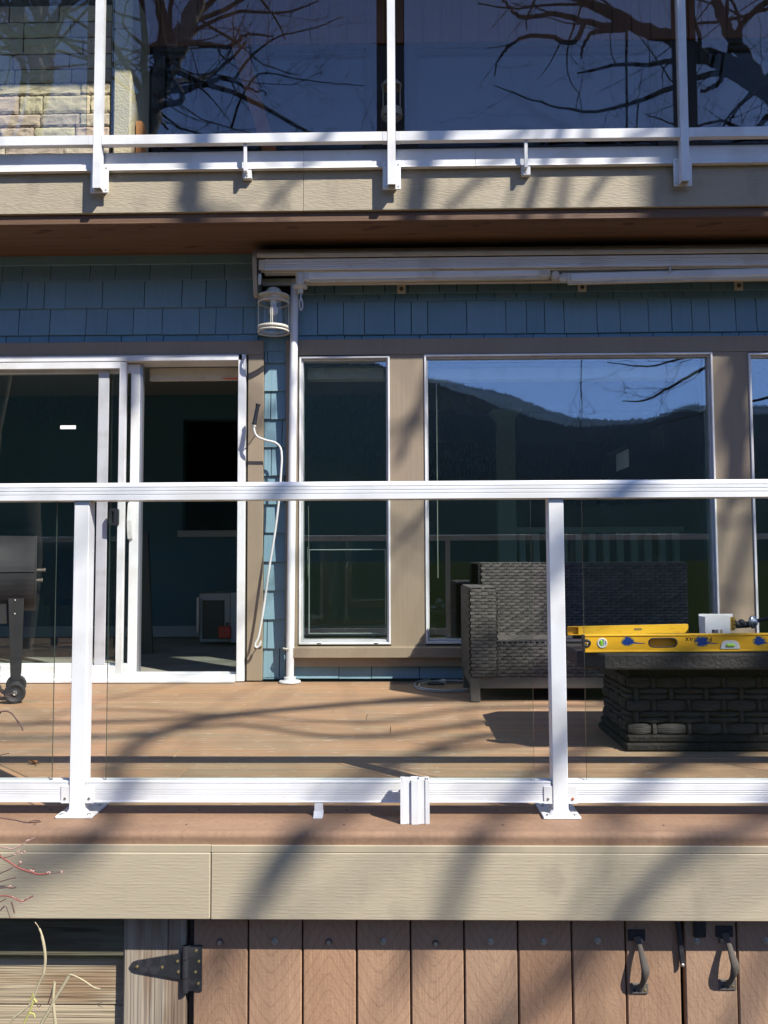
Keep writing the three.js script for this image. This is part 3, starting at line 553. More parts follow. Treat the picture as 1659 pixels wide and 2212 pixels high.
// ================================================================ storage doors below the deck
const ZD = -2.172, DY0 = -0.9, DY1 = Y(829, 1960, ZD);
{
  const xd = (px) => X(px, 2100, ZD), yd = (py, px = 829) => Y(px, py, ZD);
  const doorOf = (label, seams, group) => {
    const d = thing('storage_door', label, 'door', [0, 0, 0]);
    for (let i = 0; i < seams.length - 1; i++) {
      const a = xd(seams[i]) + 0.002, b = xd(seams[i + 1]) - 0.002;
      const k = Math.floor(R0() * 4);
      part('plank', chamfer(b - a, DY1 - DY0, 0.024, 0.0028, 0.0725 + k * 0.145, R0() * 4), M.planks[Math.floor(R0() * 5)], d, [(a + b) / 2, (DY0 + DY1) / 2, ZD - 0.012 + rr(-0.0007, 0.0007)]);
    }
    part('cross_rail', slab3(xd(seams[0]) + 0.01, xd(seams[seams.length - 1]) - 0.01, -0.36, -0.27, ZD - 0.07, ZD - 0.027, 0.002), M.darkWood, d);
    return d;
  };
  const d1 = doorOf('brown composite board storage door with strap hinge, left of the narrow dark gap', [416, 535.5, 653, 770, 887, 1003, 1119.5, 1236, 1352.5, 1472]);
  const d2 = doorOf('brown composite board storage door with one handle, right of the narrow dark gap', [1479, 1593.5, 1712, 1830, 1950]);
  const bolt = (px, py, big, par) => {
    const g = new THREE.Group(); g.name = 'bolt'; par.add(g); g.position.set(xd(px), yd(py, px), ZD);
    part('washer', cyl(0.0085, 0.0085, 0.002, 20).rotateX(Math.PI / 2).translate(0, 0, 0.0012), big ? M.zinc : M.darkTwig, g);
    part('hex_head', cyl(0.0062, 0.0062, 0.006, 6).rotateX(Math.PI / 2).rotateZ(0.3 + px).translate(0, 0, 0.005), M.zinc, g);
  };
  [[475, 2034, 0], [593, 2034, 1], [710.5, 2034, 0], [828, 2034, 1], [941.5, 2037, 0], [1060, 2034, 1], [1175, 2034, 1], [1292, 2032, 1], [1384, 2030, 0]].forEach(([x, y, b]) => bolt(x, y, b, d1));
  [[1506, 2033, 1], [1560, 2030, 0], [1657, 2032, 1], [1770, 2033, 1]].forEach(([x, y, b]) => bolt(x, y, b, d2));
  // T-hinge: strap on the post, leaf on the door
  const h = new THREE.Group(); h.name = 'strap_hinge'; d1.add(h);
  const zh = ZD + 0.002, hx = (px) => X(px, 2090, zh), hy = (py) => Y(360, py, zh);
  { const s = new THREE.Shape([[396, 2058], [396, 2115], [297, 2098], [287, 2094], [282, 2086], [286, 2079], [296, 2075]].map(([a, b]) => new THREE.Vector2(hx(a), hy(b))).reverse());
    part('strap', uvBox(new THREE.ExtrudeGeometry(s, { depth: 0.0035, bevelEnabled: true, bevelSize: 0.0006, bevelThickness: 0.0006, bevelSegments: 1 })), M.blackIron, h, [0, 0, zh - 0.001]);
    part('leaf', slab3(hx(407), hx(437), hy(2140), hy(2041), zh - 0.001, zh + 0.0035, 0.001), M.blackIron, h);
    part('barrel', merge([cyl(0.0085, 0.0085, hy(2041) - hy(2069) - 0.001, 16).translate(hx(401), hy(2055), zh + 0.004), cyl(0.0085, 0.0085, hy(2070) - hy(2110) - 0.001, 16).translate(hx(401), hy(2090), zh + 0.004), cyl(0.0085, 0.0085, hy(2111) - hy(2141), 16).translate(hx(401), hy(2126), zh + 0.004)]), M.blackIron, h);
    const sc = [[297, 2087], [351, 2088], [384, 2075], [386, 2098], [424, 2052], [430, 2075], [423, 2098], [429, 2123]];
    for (const [a, b] of sc) { const g = part('screw', merge([cyl(0.0033, 0.0038, 0.0016, 14).rotateX(Math.PI / 2), cyl(0.0016, 0.0016, 0.0022, 8).rotateX(Math.PI / 2)]), M.brassy, h, [hx(a), hy(b), zh + 0.0045]); }
  }
  // bow handles
  const handle = (par, px, py0, py1) => {
    const g = new THREE.Group(); g.name = 'pull_handle'; par.add(g);
    const x = xd(px), yt = yd(py0, px), yb = yd(py1, px), H = yt - yb;
    g.position.set(x, yb, ZD);
    part('foot_plate', slab3(-0.023, 0.021, H - 0.012, H + 0.016, 0, 0.0045, 0.0015), M.blackIron, g);
    part('foot_plate', slab3(-0.018, 0.026, -0.014, 0.013, 0, 0.0045, 0.0015), M.ironWorn, g);
    const curve = new THREE.CatmullRomCurve3([V(0, H - 0.004, 0.003), V(0.003, H - 0.020, 0.016), V(0.006, H - 0.045, 0.032), V(0.009, H * 0.5, 0.040), V(0.008, 0.042, 0.034), V(0.007, 0.017, 0.017), V(0.006, 0.002, 0.003)], false, 'centripetal');
    const tg = new THREE.TubeGeometry(curve, 30, 1, 12), p = tg.attributes.position, seg = 30, rad = 12;
    for (let i = 0; i <= seg; i++) { const c = curve.getPointAt(i / seg), t = i / seg, r = 0.0058 + 0.0034 * Math.exp(-Math.pow((t - 0.5) / 0.2, 2)) + 0.004 * Math.exp(-Math.pow(t / 0.05, 2)) + 0.004 * Math.exp(-Math.pow((1 - t) / 0.05, 2)); for (let j = 0; j <= rad; j++) { const k = i * (rad + 1) + j; p.setXYZ(k, c.x + (p.getX(k) - c.x) * r * 1.15, c.y + (p.getY(k) - c.y) * r, c.z + (p.getZ(k) - c.z) * r * 0.8); } }
    tg.computeVertexNormals();
    const cut = Math.round(seg * 0.44) * rad * 6, A = tg.clone(), B = tg.clone();
    A.setIndex(Array.from(tg.index.array.slice(0, cut))); B.setIndex(Array.from(tg.index.array.slice(cut)));
    part('grip', merge([A, B]), M.ironWorn, g);
    for (const [sx, sy, m] of [[-0.014, H + 0.004, M.blackIron], [0.012, H + 0.004, M.blackIron], [-0.010, -0.004, M.blackIron], [0.018, -0.004, M.brassy]]) part('screw', merge([cyl(0.0034, 0.0038, 0.0018, 14).rotateX(Math.PI / 2), cyl(0.0016, 0.0022, 0.0026, 8).rotateX(Math.PI / 2)]), m, g, [sx, sy, 0.005]);
  };
  handle(d1, 1377, 2021, 2133);
  handle(d2, 1567, 2013, 2125);
  // catch on the gap between the two doors
  const lt = new THREE.Group(); lt.name = 'latch'; d2.add(lt); lt.position.set(xd(1474), yd(2040, 1474), ZD);
  part('bar', chamfer(0.012, 0.13, 0.008, 0.002).rotateZ(0.08), M.blackIron, lt, [-0.008, 0.02, 0.010]);
  part('hook', slab3(0.03, 0.06, 0.02, 0.07, 0, 0.01, 0.003), M.blackIron, lt);
  part('knob', new THREE.SphereGeometry(0.005, 12, 8), M.zinc, lt, [-0.003, -0.045, 0.012]);
  // side jamb, post and weathered board wall at the left
  const post = solo('wooden_post', chamfer(X(401, 2100, ZD - 0.004) - X(266, 2100, ZD - 0.004), DY1 - DY0 - 0.02, 0.12, 0.004, 0.2, 0.4), M.weatheredV, 'grey weathered timber post carrying the black strap hinge under the deck', 'post', [(X(401, 2100, ZD - 0.004) + X(266, 2100, ZD - 0.004)) / 2, (DY0 + DY1) / 2 - 0.01, ZD - 0.062]);
  solo('door_jamb', slab3(xd(405), xd(414), DY0, DY1, ZD - 0.09, ZD - 0.02, 0.001), M.darkWood, 'dark narrow strip of timber between grey post and brown storage door', 'jamb');
  const zl = -2.214, tw = thing('timber_wall', 'wall of grey weathered horizontal boards left of the post under the deck', 'wall');
  const yy = (p) => Y(130, p, zl), xe = X(264, 2100, ZD) + 0.02;
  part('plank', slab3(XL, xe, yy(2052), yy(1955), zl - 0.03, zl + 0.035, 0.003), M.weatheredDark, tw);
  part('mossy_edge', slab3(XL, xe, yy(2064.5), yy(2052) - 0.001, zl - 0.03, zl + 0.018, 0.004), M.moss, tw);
  part('plank', slab3(XL, xe, yy(2167), yy(2065.5), zl - 0.04, zl + 0.008, 0.003), M.weatheredH, tw);
  part('plank', slab3(XL, xe, yy(2290), yy(2168.5), zl - 0.04, zl + 0.006, 0.003), M.weatheredH, tw);
  part('plank', slab3(XL, xe, -0.9, yy(2291.5), zl - 0.04, zl + 0.007, 0.003), M.weatheredH, tw);
}
// ================================================================ lower railing
{
  const r = thing('deck_railing', 'white aluminium railing with clear glass panels along the front of the deck', 'railing');
  const yT = Y(829, 1039, ZR + 0.028), yB = Y(829, 1077.5, ZR + 0.028), z0 = ZR - 0.033, z1 = ZR + 0.033, H = yT - yB;
  const gr = 0.0012, hp = [[z0, yB], [z1, yB]]; for (const f of [0.3, 0.5, 0.7]) { const y = yB + H * f; hp.push([z1, y - 0.0014], [z1 - gr, y - 0.0007], [z1 - gr, y + 0.0007], [z1, y + 0.0014]); }
  for (let i = 0; i <= 5; i++) { const a = Math.PI / 2 * i / 5; hp.push([z1 - 0.012 + 0.012 * Math.cos(a), yT - 0.012 + 0.012 * Math.sin(a)]); }
  for (let i = 0; i <= 5; i++) { const a = Math.PI / 2 * i / 5; hp.push([z0 + 0.012 - 0.012 * Math.sin(a), yT - 0.012 + 0.012 * Math.cos(a)]); }
  part('handrail', profileX(hp, XL, XE), M.white, r);
  // bottom rail: grooved face, pieces between the posts
  const zf = ZR + 0.018, zk = ZR - 0.018, b1 = Y(829, 1688, zf), b0 = Y(829, 1733, zf), BH = b1 - b0;
  const bp = [[zk, b0], [zf + 0.003, b0], [zf + 0.003, b0 + 0.002], [zf, b0 + 0.0035]];
  for (const f of [0.36, 0.46, 0.56]) { const y = b0 + BH * f; bp.push([zf, y - 0.0014], [zf - gr, y - 0.0007], [zf - gr, y + 0.0007], [zf, y + 0.0014]); }
  bp.push([zf, b1 - 0.007], [zf - 0.0015, b1 - 0.0065], [zf - 0.0015, b1 - 0.005], [zf, b1 - 0.0045], [zf, b1 - 0.001], [zf - 0.001, b1], [ZR + 0.007, b1], [ZR + 0.007, b1 - 0.006], [ZR - 0.007, b1 - 0.006], [ZR - 0.007, b1], [zk, b1]);
  const posts = [[172, 158.5, 187.5], [1206, 1187.5, 1222]].map(([c]) => c);
  const pw = 0.041, px = [X(172, 1420, ZR + 0.02), X(1205.5, 1420, ZR + 0.02)];
  const allX = [px[0] - (px[1] - px[0]), ...px, px[1] + (px[1] - px[0])];
  for (let i = 0; i < 3; i++) part('bottom_rail', profileX(bp, allX[i] + pw / 2 + 0.002, allX[i + 1] - pw / 2 - 0.002), M.white, r);
  const ends = [[X(118, 1400, ZR), X(233, 1400, ZR)], [X(1150, 1400, ZR), X(1262, 1400, ZR)]];
  pane('glass_panel', allX[0] + 0.06, ends[0][0], b1 - 0.006, yB + 0.002, ZR, 0.006, M.glassRail, r);
  pane('glass_panel', ends[0][1], ends[1][0], b1 - 0.006, yB + 0.002, ZR, 0.006, M.glassRail, r);
  pane('glass_panel', ends[1][1], allX[3] - 0.06, b1 - 0.006, yB + 0.002, ZR, 0.006, M.glassRail, r);
  allX.slice(1, 3).forEach((x, k) => {
    const p = new THREE.Group(); p.name = 'post'; r.add(p); p.position.set(x, 0, ZR);
    part('tube', chamfer(pw, yB - 0.006, 0.044, 0.0016).translate(0, 0.006 + (yB - 0.006) / 2, 0.002), M.white, p);
    // weld fillet at the foot
    { const g = new THREE.CylinderGeometry(0.0295 , 0.037, 0.011, 4, 1); g.rotateY(Math.PI / 4); g.scale(1.05, 1, 1.1); part('weld', uvBox(g), M.white, p, [0, 0.0125, 0.002]); }
    const bl = 0.14, bw = 0.099, bp2 = part('base_plate', chamfer(bw, 0.0072, bl, 0.0016).translate(0, 0.0040, -0.026), M.white, p);
    for (const [sx, sz] of [[-0.036, 0.032], [0.036, 0.032], [-0.036, -0.05], [0.036, -0.05], [-0.036, -0.085], [0.036, -0.085]]) {
      const g = merge([new THREE.SphereGeometry(0.0062, 14, 6, 0, Math.PI * 2, 0, Math.PI / 2).scale(1, 0.55, 1), cyl(0.0025, 0.0025, 0.0012, 6).translate(0, 0.0034, 0)]);
      part('bolt', g, M.screw, p, [sx, 0.0076, sz]);
    }
    part('drain_hole', cyl(0.0021, 0.0021, 0.001, 14).rotateX(Math.PI / 2), M.gap, p, [-0.004, Y(160, 1756, ZR + 0.02), 0.0242]);
    for (const s of [-1, 1]) {
      const g = new THREE.Group(); g.name = 'bracket'; r.add(g); g.position.set(x + s * (pw / 2 + 0.012), b0 - 0.002, zf);
      const plate = merge([slab3(-0.0115, 0.0125, 0.003, BH * 0.82, 0.0006, 0.0032, 0.0008), slab3(-0.0115, 0.0125, -0.001, 0.0028, -0.026, 0.0034, 0.0008)]);
      const b = new THREE.Mesh(plate, M.white); b.name = 'plate'; g.add(b);
      part('screw', merge([cyl(0.0032, 0.0038, 0.002, 14).rotateX(Math.PI / 2), cyl(0.0014, 0.0014, 0.0026, 6).rotateX(Math.PI / 2)]), k === 1 && s === 1 ? M.rust : M.screw, g, [0, 0.012, 0.0042]);
    }
  });
  // little foot under the middle of the rail
  { const fx = X(688, 1750, ZR + 0.02), f = part('support_foot', merge([slab3(-0.0115, 0.0115, 0.006, b0, -0.006, 0.0075, 0.001), profileX([[-0.006, 0.0005], [0.03, 0.0005], [0.03, 0.003], [0.012, 0.006], [0.0075, 0.014], [-0.006, 0.014]], -0.0125, 0.0125)]), M.white, r, [fx, 0, ZR + 0.012]); }
}
// ---- offcut of the railing extrusion standing on the deck edge
{
  const zo = -2.165, x0 = X(865, 1740, zo), x1 = X(928, 1740, zo), h = Y(896, 1686, zo), w = x1 - x0, t = 0.0025, d = 0.036;
  const out = [[0, 0], [w * 0.14, 0], [w * 0.16, -0.003], [w * 0.36, -0.003], [w * 0.38, 0.003], [w * 0.62, 0.003], [w * 0.64, -0.003], [w * 0.84, -0.003], [w * 0.86, 0], [w, 0]];
  const s = new THREE.Shape(); out.forEach(([a, b], i) => (i ? s.lineTo(a, -b) : s.moveTo(a, -b))); s.lineTo(w, d);
  [...out].reverse().forEach(([a, b]) => s.lineTo(a, d + b)); s.lineTo(0, 0);
  const hole = new THREE.Path(); hole.moveTo(t, t + 0.001); hole.lineTo(w * 0.35, t + 0.004); hole.lineTo(w * 0.39, t); hole.lineTo(w * 0.61, t); hole.lineTo(w * 0.65, t + 0.004); hole.lineTo(w - t, t + 0.001); hole.lineTo(w - t, d - t - 0.001); hole.lineTo(w * 0.65, d - t - 0.004); hole.lineTo(w * 0.61, d - t); hole.lineTo(w * 0.39, d - t); hole.lineTo(w * 0.35, d - t - 0.004); hole.lineTo(t, d - t - 0.001); hole.closePath();
  s.holes.push(hole);
  const g = new THREE.ExtrudeGeometry(s, { depth: h, bevelEnabled: false }); g.rotateX(-Math.PI / 2);
  const o = thing('extrusion_offcut', 'short upright offcut of white fluted aluminium profile standing against the bottom rail', 'offcut', [x0, 0.0008, zo]);
  const gg = uvBox(g); gg.computeVertexNormals();
  part('profile', gg, M.white, o);
  part('screw_groove', merge([[0.006, -0.005], [0.006, -d + 0.007], [w - 0.006, -0.005], [w - 0.006, -d + 0.007]].map(([a, b]) => cyl(0.0028, 0.0028, h - 0.004, 10).translate(a, h / 2 + 0.0015, b))), M.whiteDull, o);
}
// ================================================================ balcony railing
{
  const r = thing('balcony_railing', 'white aluminium railing with reflecting glass panels along the upper balcony', 'railing');
  const zp = ZU + 0.060, xs = [X(211, 250, zp + 0.02), X(845.5, 250, zp + 0.02), X(1478, 250, zp + 0.02)], pitch = xs[1] - xs[0];
  const yb = Y(845, 398, zp + 0.02), yt = yb + 1.28, pw = 0.041;
  const all = [xs[0] - pitch, ...xs, xs[2] + pitch];
  const r1 = Y(845, 283.5, zp + 0.018), r0 = Y(845, 303.5, zp + 0.018);
  const rp = [[zp - 0.018, r0], [zp + 0.018, r0], [zp + 0.018, r1 - 0.002], [zp + 0.016, r1], [zp + 0.006, r1], [zp + 0.006, r1 - 0.005], [zp - 0.006, r1 - 0.005], [zp - 0.006, r1], [zp - 0.018, r1]];
  for (let i = 0; i < 4; i++) part('bottom_rail', profileX(rp, all[i] + pw / 2 + 0.001, all[i + 1] - pw / 2 - 0.001), M.white, r);
  part('handrail', slab3(all[0], all[4], yt, yt + 0.05, zp - 0.03, zp + 0.03, 0.006), M.white, r);
  const e = [[188.5, 242], [813, 873], [1453, 1505]];
  const gx = [all[0] + 0.07, X(188.5, 150, zp), X(242, 150, zp), X(813.5, 150, zp), X(873.5, 150, zp), X(1452, 150, zp), X(1504, 150, zp), all[4] - 0.07];
  for (let i = 0; i < 8; i += 2) pane('glass_panel', gx[i], gx[i + 1], r1 - 0.005, yt + 0.002, zp, 0.006, M.glassRailUpper, r);
  for (const x of all.slice(1, 4)) {
    const p = new THREE.Group(); p.name = 'post'; r.add(p); p.position.set(x, 0, zp);
    const L = yt - yb;
    { const s = new THREE.Shape(); const a = pw / 2, t = 0.003; s.moveTo(-a, -a); s.lineTo(a, -a); s.lineTo(a, a); s.lineTo(-a, a); s.lineTo(-a, -a); const q = new THREE.Path(); q.moveTo(-a + t, -a + t); q.lineTo(-a + t, a - t); q.lineTo(a - t, a - t); q.lineTo(a - t, -a + t); q.closePath(); s.holes.push(q);
      const g = new THREE.ExtrudeGeometry(s, { depth: L, bevelEnabled: false }); g.rotateX(-Math.PI / 2); const u = uvBox(g.translate(0, yb, 0.001), R0(), R0()); part('tube', u, M.white, p); }
    const y0 = Y(845, 409, zp - 0.02), y1 = Y(845, 349, zp - 0.02);
    part('mounting_plate', slab3(-0.047, 0.047, y0, y1, -0.0262, -0.0197, 0.002), M.white, p);
    part('spacer', slab3(-0.03, 0.03, y0 + 0.02, y1 - 0.05, ZU + 0.0002 - zp, -0.0264, 0), M.white, p);
    for (const [a, b] of [[-0.034, y0 + 0.016], [0.034, y0 + 0.016], [-0.034, y1 - 0.016], [0.034, y1 - 0.016]]) part('screw', merge([cyl(0.0045, 0.0055, 0.003, 12).rotateX(Math.PI / 2), cyl(0.0022, 0.0022, 0.004, 6).rotateX(Math.PI / 2)]), M.screw, p, [a, b, -0.0188]);
    for (const s of [-1, 1]) part('rail_bracket', slab3(s * (pw / 2 + 0.001), s * (pw / 2 + 0.026), r0 - 0.002, r1 - 0.002, -0.0195, 0.0195, 0.001), M.white, p);
  }
  for (const px of [530, 1136]) {
    const g = new THREE.Group(); g.name = 'stay'; r.add(g); const zz = ZU + 0.060, x = X(px, 330, zz); g.position.set(x, 0, zz);
    part('bar', slab3(-0.0085, 0.0085, Y(845, 366, zz), r0 - 0.001, -0.006, 0.006, 0.001), M.white, g);
    const y0 = Y(845, 381, zz - 0.03), y1 = Y(845, 360, zz - 0.03);
    part('plate', merge([slab3(-0.019, 0.027, y0, y1, -0.0595, -0.03, 0.001), slab3(-0.008, 0.008, y0 + 0.025, y1 + 0.006, -0.0301, 0.004, 0.001)]), M.white, g);
    part('screw', cyl(0.004, 0.005, 0.003, 12).rotateX(Math.PI / 2), M.screw, g, [0.004, y0 + 0.012, -0.0285]);
  }
}

// ================================================================ things on the wall
{ // ---- lantern
  const zl = ZW + 0.11, cx = X(591, 670, zl), px = (p) => X(p, 670, zl), py = (p) => Y(591, p, zl);
  const l = thing('wall_lantern', 'round white wall lantern with clear glass beside the top of the white pole', 'lantern', [cx, 0, zl]);
  const R = (px(624) - px(558)) / 2, y0 = py(714), y1 = py(655), yr = py(640);
  part('mount_block', slab3(xw(556) - cx, xw(632) - cx, yw(726, 591), yw(640, 591), ZW - 0.015 - zl, ZW + 0.02 - zl, 0.003), M.shingle[1], l);
  part('arm', slab3(-0.02, 0.02, yr, yr + 0.03, ZW + 0.02 - zl, -0.02, 0.003), M.cream, l);
  const top = [[0, 0.052], [0.018, 0.050], [0.034, 0.042], [0.044, 0.030], [0.049, 0.014], [0.060, 0.004], [R + 0.002, 0.002], [R + 0.004, -0.006], [R - 0.004, -0.008], [R - 0.008, -0.003], [0, -0.003]].map(([a, b]) => new THREE.Vector2(a, b)).reverse();
  part('cap', new THREE.LatheGeometry(top, 40), M.cream, l, [0, yr, 0]);
  const ring = (y, h, m = M.cream) => part('ring', new THREE.LatheGeometry([[R - 0.004, -h / 2], [R + 0.003, -h / 2], [R + 0.004, 0], [R + 0.003, h / 2], [R - 0.004, h / 2], [R - 0.005, 0], [R - 0.004, -h / 2]].map(([a, b]) => new THREE.Vector2(a, b)), 44), m, l, [0, y, 0]);
  ring(y1, 0.009); ring(y0 + 0.012, 0.015); ring(y0 - 0.008, 0.009);
  for (let i = 0; i < 4; i++) { const a = i * Math.PI / 2 + 0.03; for (const d of [-0.055, 0.055]) part('cage_bar', cyl(0.0022, 0.0022, yr - y0 + 0.004, 8), M.cream, l, [Math.sin(a + d) * (R - 0.0005), (yr + y0) / 2, Math.cos(a + d) * (R - 0.0005)]); }
  part('glass', new THREE.CylinderGeometry(R - 0.011, R - 0.011, yr - y0 - 0.004, 40, 1, true), M.glassLamp, l, [0, (yr + y0) / 2 - 0.003, 0]);
  part('bottom_glass', new THREE.CylinderGeometry(R - 0.011, R - 0.011, 0.003, 40), M.glassLamp, l, [0, y0 - 0.003, 0]);
  part('lamp_holder', cyl(0.017, 0.017, 0.045, 20), M.whiteDull, l, [0, yr - 0.026, 0]);
  part('bulb', new THREE.LatheGeometry([[0, -0.062], [0.013, -0.060], [0.024, -0.050], [0.028, -0.036], [0.024, -0.020], [0.014, -0.004], [0.013, 0.004]].map(([a, b]) => new THREE.Vector2(a, b)), 24), new THREE.MeshPhysicalMaterial({ color: new THREE.Color(0.72, 0.72, 0.74), roughness: 0.25, transmission: 0.3, thickness: 0 }), l, [0, yr - 0.048, 0]);
}
{ // ---- white pole with a round foot
  const zp = ZW + 0.062, a = at(636.5, 606, zp), b = at(626, 1474, zp);
  b.y = 0.001;
  const p = thing('support_pole', 'white round pole with flanged foot standing on deck before the wall', 'pole', [b.x, b.y, zp]);
  const r = (X(644, 800, zp) - X(627, 800, zp)) / 2, L = Math.hypot(a.x - b.x, a.y - b.y);
  const t = part('tube', cyl(r, r, L, 28), M.white, p, [(a.x - b.x) / 2, (a.y - b.y) / 2 + 0.004, 0]); t.rotation.z = -Math.atan2(a.x - b.x, a.y - b.y);
  part('flange', new THREE.LatheGeometry([[0, 0], [0.061, 0], [0.062, 0.004], [0.060, 0.010], [0.056, 0.0125], [0.036, 0.014], [0.033, 0.02], [0.033, 0.03], [0.031, 0.033], [0, 0.033]].map(([x, y]) => new THREE.Vector2(x, y)), 40), M.whiteDull, p);
  const cl = part('pipe_clip', tubeGeo([V(-0.034, 0, -0.15), V(-0.036, 0.004, -0.04), V(-0.03, 0.006, 0.01), V(0, 0.004, 0.026)], 0.006, 12, 8), M.cream, p, [-0.002, yw(1402) * 1.02, 0]);
}
{ // ---- crank hanging on the door trim
  const z = ZW + 0.085, P = (x, y, dz = 0) => at(x, y, z + dz);
  const c = thing('awning_crank', 'bent white awning crank with black grip hanging between door and pole', 'crank', [0, 0, 0]);
  const k = P(551, 915, 0.02);
  part('rod', tubeGeo([P(549.5, 914, 0.035), P(549, 930, 0.035), P(556, 943, 0.03), P(575, 951, 0.02), P(594, 956, 0.012), P(605, 966), P(608.5, 985), P(607, 1020), P(603, 1075), P(594, 1150), P(582, 1225), P(570, 1310), P(563, 1352), P(557, 1380), P(551, 1392), P(553, 1399), P(559, 1396), P(564, 1384)], 0.0064, 120, 10), M.whiteDull, c);
  const A = P(557, 876, 0.035), B = P(549.5, 914, 0.035);
  const g = part('grip', new THREE.LatheGeometry([[0, 0.06], [0.013, 0.06], [0.0145, 0.056], [0.013, 0.050], [0.0115, 0.046], [0.0112, 0.0], [0.0118, -0.045], [0.0135, -0.05], [0.0138, -0.056], [0.011, -0.06], [0, -0.06]].map(([x, y]) => new THREE.Vector2(x, y)).reverse(), 20), M.blackPlastic, c, [(A.x + B.x) / 2, (A.y + B.y) / 2, (A.z + B.z) / 2]);
  g.quaternion.setFromUnitVectors(V(0, 1, 0), A.clone().sub(B).normalize());
  part('ferrule', cyl(0.009, 0.009, 0.03, 14), M.cream, c, [B.x, B.y - 0.006, B.z]);
  part('hook_plate', slab3(-0.018, 0.018, -0.012, 0.012, -0.012, 0, 0.001), M.creamDark, c, [P(556, 1394).x, P(556, 1394).y, ZW + 0.034]);
  part('hanger', tubeGeo([V(P(556, 1394).x, P(556, 1394).y - 0.002, ZW + 0.03), V(P(556, 1394).x, P(556, 1394).y - 0.006, z)], 0.003, 4, 6), M.creamDark, c);
  part('hanger', tubeGeo([V(P(552, 932).x, P(552, 932).y + 0.004, ZW + 0.02), V(P(552, 932).x, P(552, 932).y + 0.006, z + 0.032)], 0.003, 4, 6), M.creamDark, c);
}
{ // ---- folded awning under the balcony
  const zf = ZW + 0.19, aw = thing('awning', 'folded white and tan patio awning with jointed arms fixed under the balcony', 'awning');
  const x0 = X(557, 570, zf), yy = (p, z) => Y(829, p, z);
  // profiles run to the right; heights taken at the picture's middle
  const zc = ZW + 0.2, zB = ZW + 0.01;
  part('cover', profileX([[zB, yy(534, zc) + 0.012], [zc - 0.03, yy(534, zc) + 0.006], [zc, yy(542, zc)], [zc, yy(552, zc)], [zc - 0.012, yy(552, zc)], [zc - 0.02, yy(543, zc)], [zB, yy(540, zc)]], X(552, 545, zc), XE), M.creamDark, aw);
  part('cover_lip', profileX([[zc - 0.012, yy(553, zc)], [zc + 0.003, yy(553, zc)], [zc + 0.004, yy(546, zc)], [zc - 0.002, yy(545, zc)]], X(555, 545, zc), XE), M.cream, aw);
  const zt = ZW + 0.19, f0 = yy(580, zt), f1 = yy(556.5, zt), fh = f1 - f0, fp = [[zt - 0.05, f0], [zt, f0]];
  for (const q of [0.3, 0.52, 0.75]) fp.push([zt, f0 + fh * q - 0.004], [zt - 0.003, f0 + fh * q], [zt, f0 + fh * q + 0.004]);
  fp.push([zt, f1 - 0.003], [zt - 0.004, f1], [zt - 0.05, f1]);
  part('front_bar', profileX(fp, X(572, 570, zt), XE), M.white, aw);
  part('end_cap', slab3(X(558, 570, zt), X(572, 570, zt), f0 + 0.002, f1 - 0.002, zt - 0.06, zt - 0.002, 0.003), M.cream, aw);
  part('fabric_roll', cyl(0.045, 0.045, XE - x0 - 0.04, 20).rotateZ(Math.PI / 2).translate((XE + x0) / 2, yy(556, ZW + 0.1), ZW + 0.09), M.darkBrown, aw);
  part('under_tray', slab3(x0 + 0.03, XE, f0 - 0.010, f0 - 0.001, zt - 0.075, zt - 0.02, 0.001), M.cream, aw);
  // back bar with its wall brackets
  const zk = ZW + 0.075, k0 = yy(612.5, zk), k1 = yy(599, zk);
  part('back_bar', slab3(X(566, 600, zk), XE, k0, k1, zk - 0.03, zk, 0.003), M.cream, aw);
  for (const px of [867, 1257, 1595]) {
    const g = new THREE.Group(); g.name = 'wall_bracket'; aw.add(g); const zz = ZW + 0.02, x = X(px, 622, zz); g.position.set(x, 0, zz);
    const y0 = Y(829, 635, zz), y1 = Y(829, 606, zz);
    part('plate', slab3(-0.024, 0.024, y0, y1 + 0.02, 0, 0.008, 0.001), M.cream, g);
    part('strap', slab3(-0.024, 0.024, y1, y1 + 0.008, 0.008, 0.05, 0.001), M.cream, g);
    part('bolt', merge([cyl(0.012, 0.012, 0.003, 18).rotateX(Math.PI / 2), cyl(0.0075, 0.0075, 0.009, 6).rotateX(Math.PI / 2)]), M.ironWorn, g, [0, y0 + 0.026, 0.0095]);
  }
  // end bracket: curved plate
  { const s = new THREE.Shape(); const z = (a) => a; s.moveTo(0.0, yy(534, zc) + 0.015); s.lineTo(0.175, yy(538, zc) + 0.01); s.quadraticCurveTo(0.205, yy(545, zc), 0.202, yy(556, zc)); s.quadraticCurveTo(0.19, yy(585, zc), 0.17, yy(608, zc)); s.quadraticCurveTo(0.16, yy(628, zc), 0.15, yy(631, zc)); s.lineTo(0.12, yy(631, zc)); s.lineTo(0.12, yy(618, zc)); s.lineTo(0.0, yy(612, zc)); s.lineTo(0, yy(534, zc) + 0.015);
    const g = new THREE.ExtrudeGeometry(s, { depth: 0.018, bevelEnabled: true, bevelSize: 0.003, bevelThickness: 0.003, bevelSegments: 2, curveSegments: 10 }); g.rotateY(-Math.PI / 2); part('end_bracket', uvBox(g), M.creamDark, aw, [X(553, 580, zc) + 0.0, 0, ZW + 0.006]); }
  // folded arms
  const arm = (pa, pb, za, zb, h, name) => { const A = at(pa[0], pa[1], za), B = at(pb[0], pb[1], zb), L = A.distanceTo(B), o = new THREE.Group(); o.name = name; aw.add(o); o.position.copy(A).add(B).multiplyScalar(0.5); o.quaternion.setFromUnitVectors(V(1, 0, 0), B.clone().sub(A).normalize()); part('tube', chamfer(L, h, 0.045, 0.008), M.white, o); part('lower_flange', chamfer(L * 0.985, 0.014, 0.03, 0.003), M.cream, o, [0, -h / 2 - 0.006, 0]); return [o, L]; };
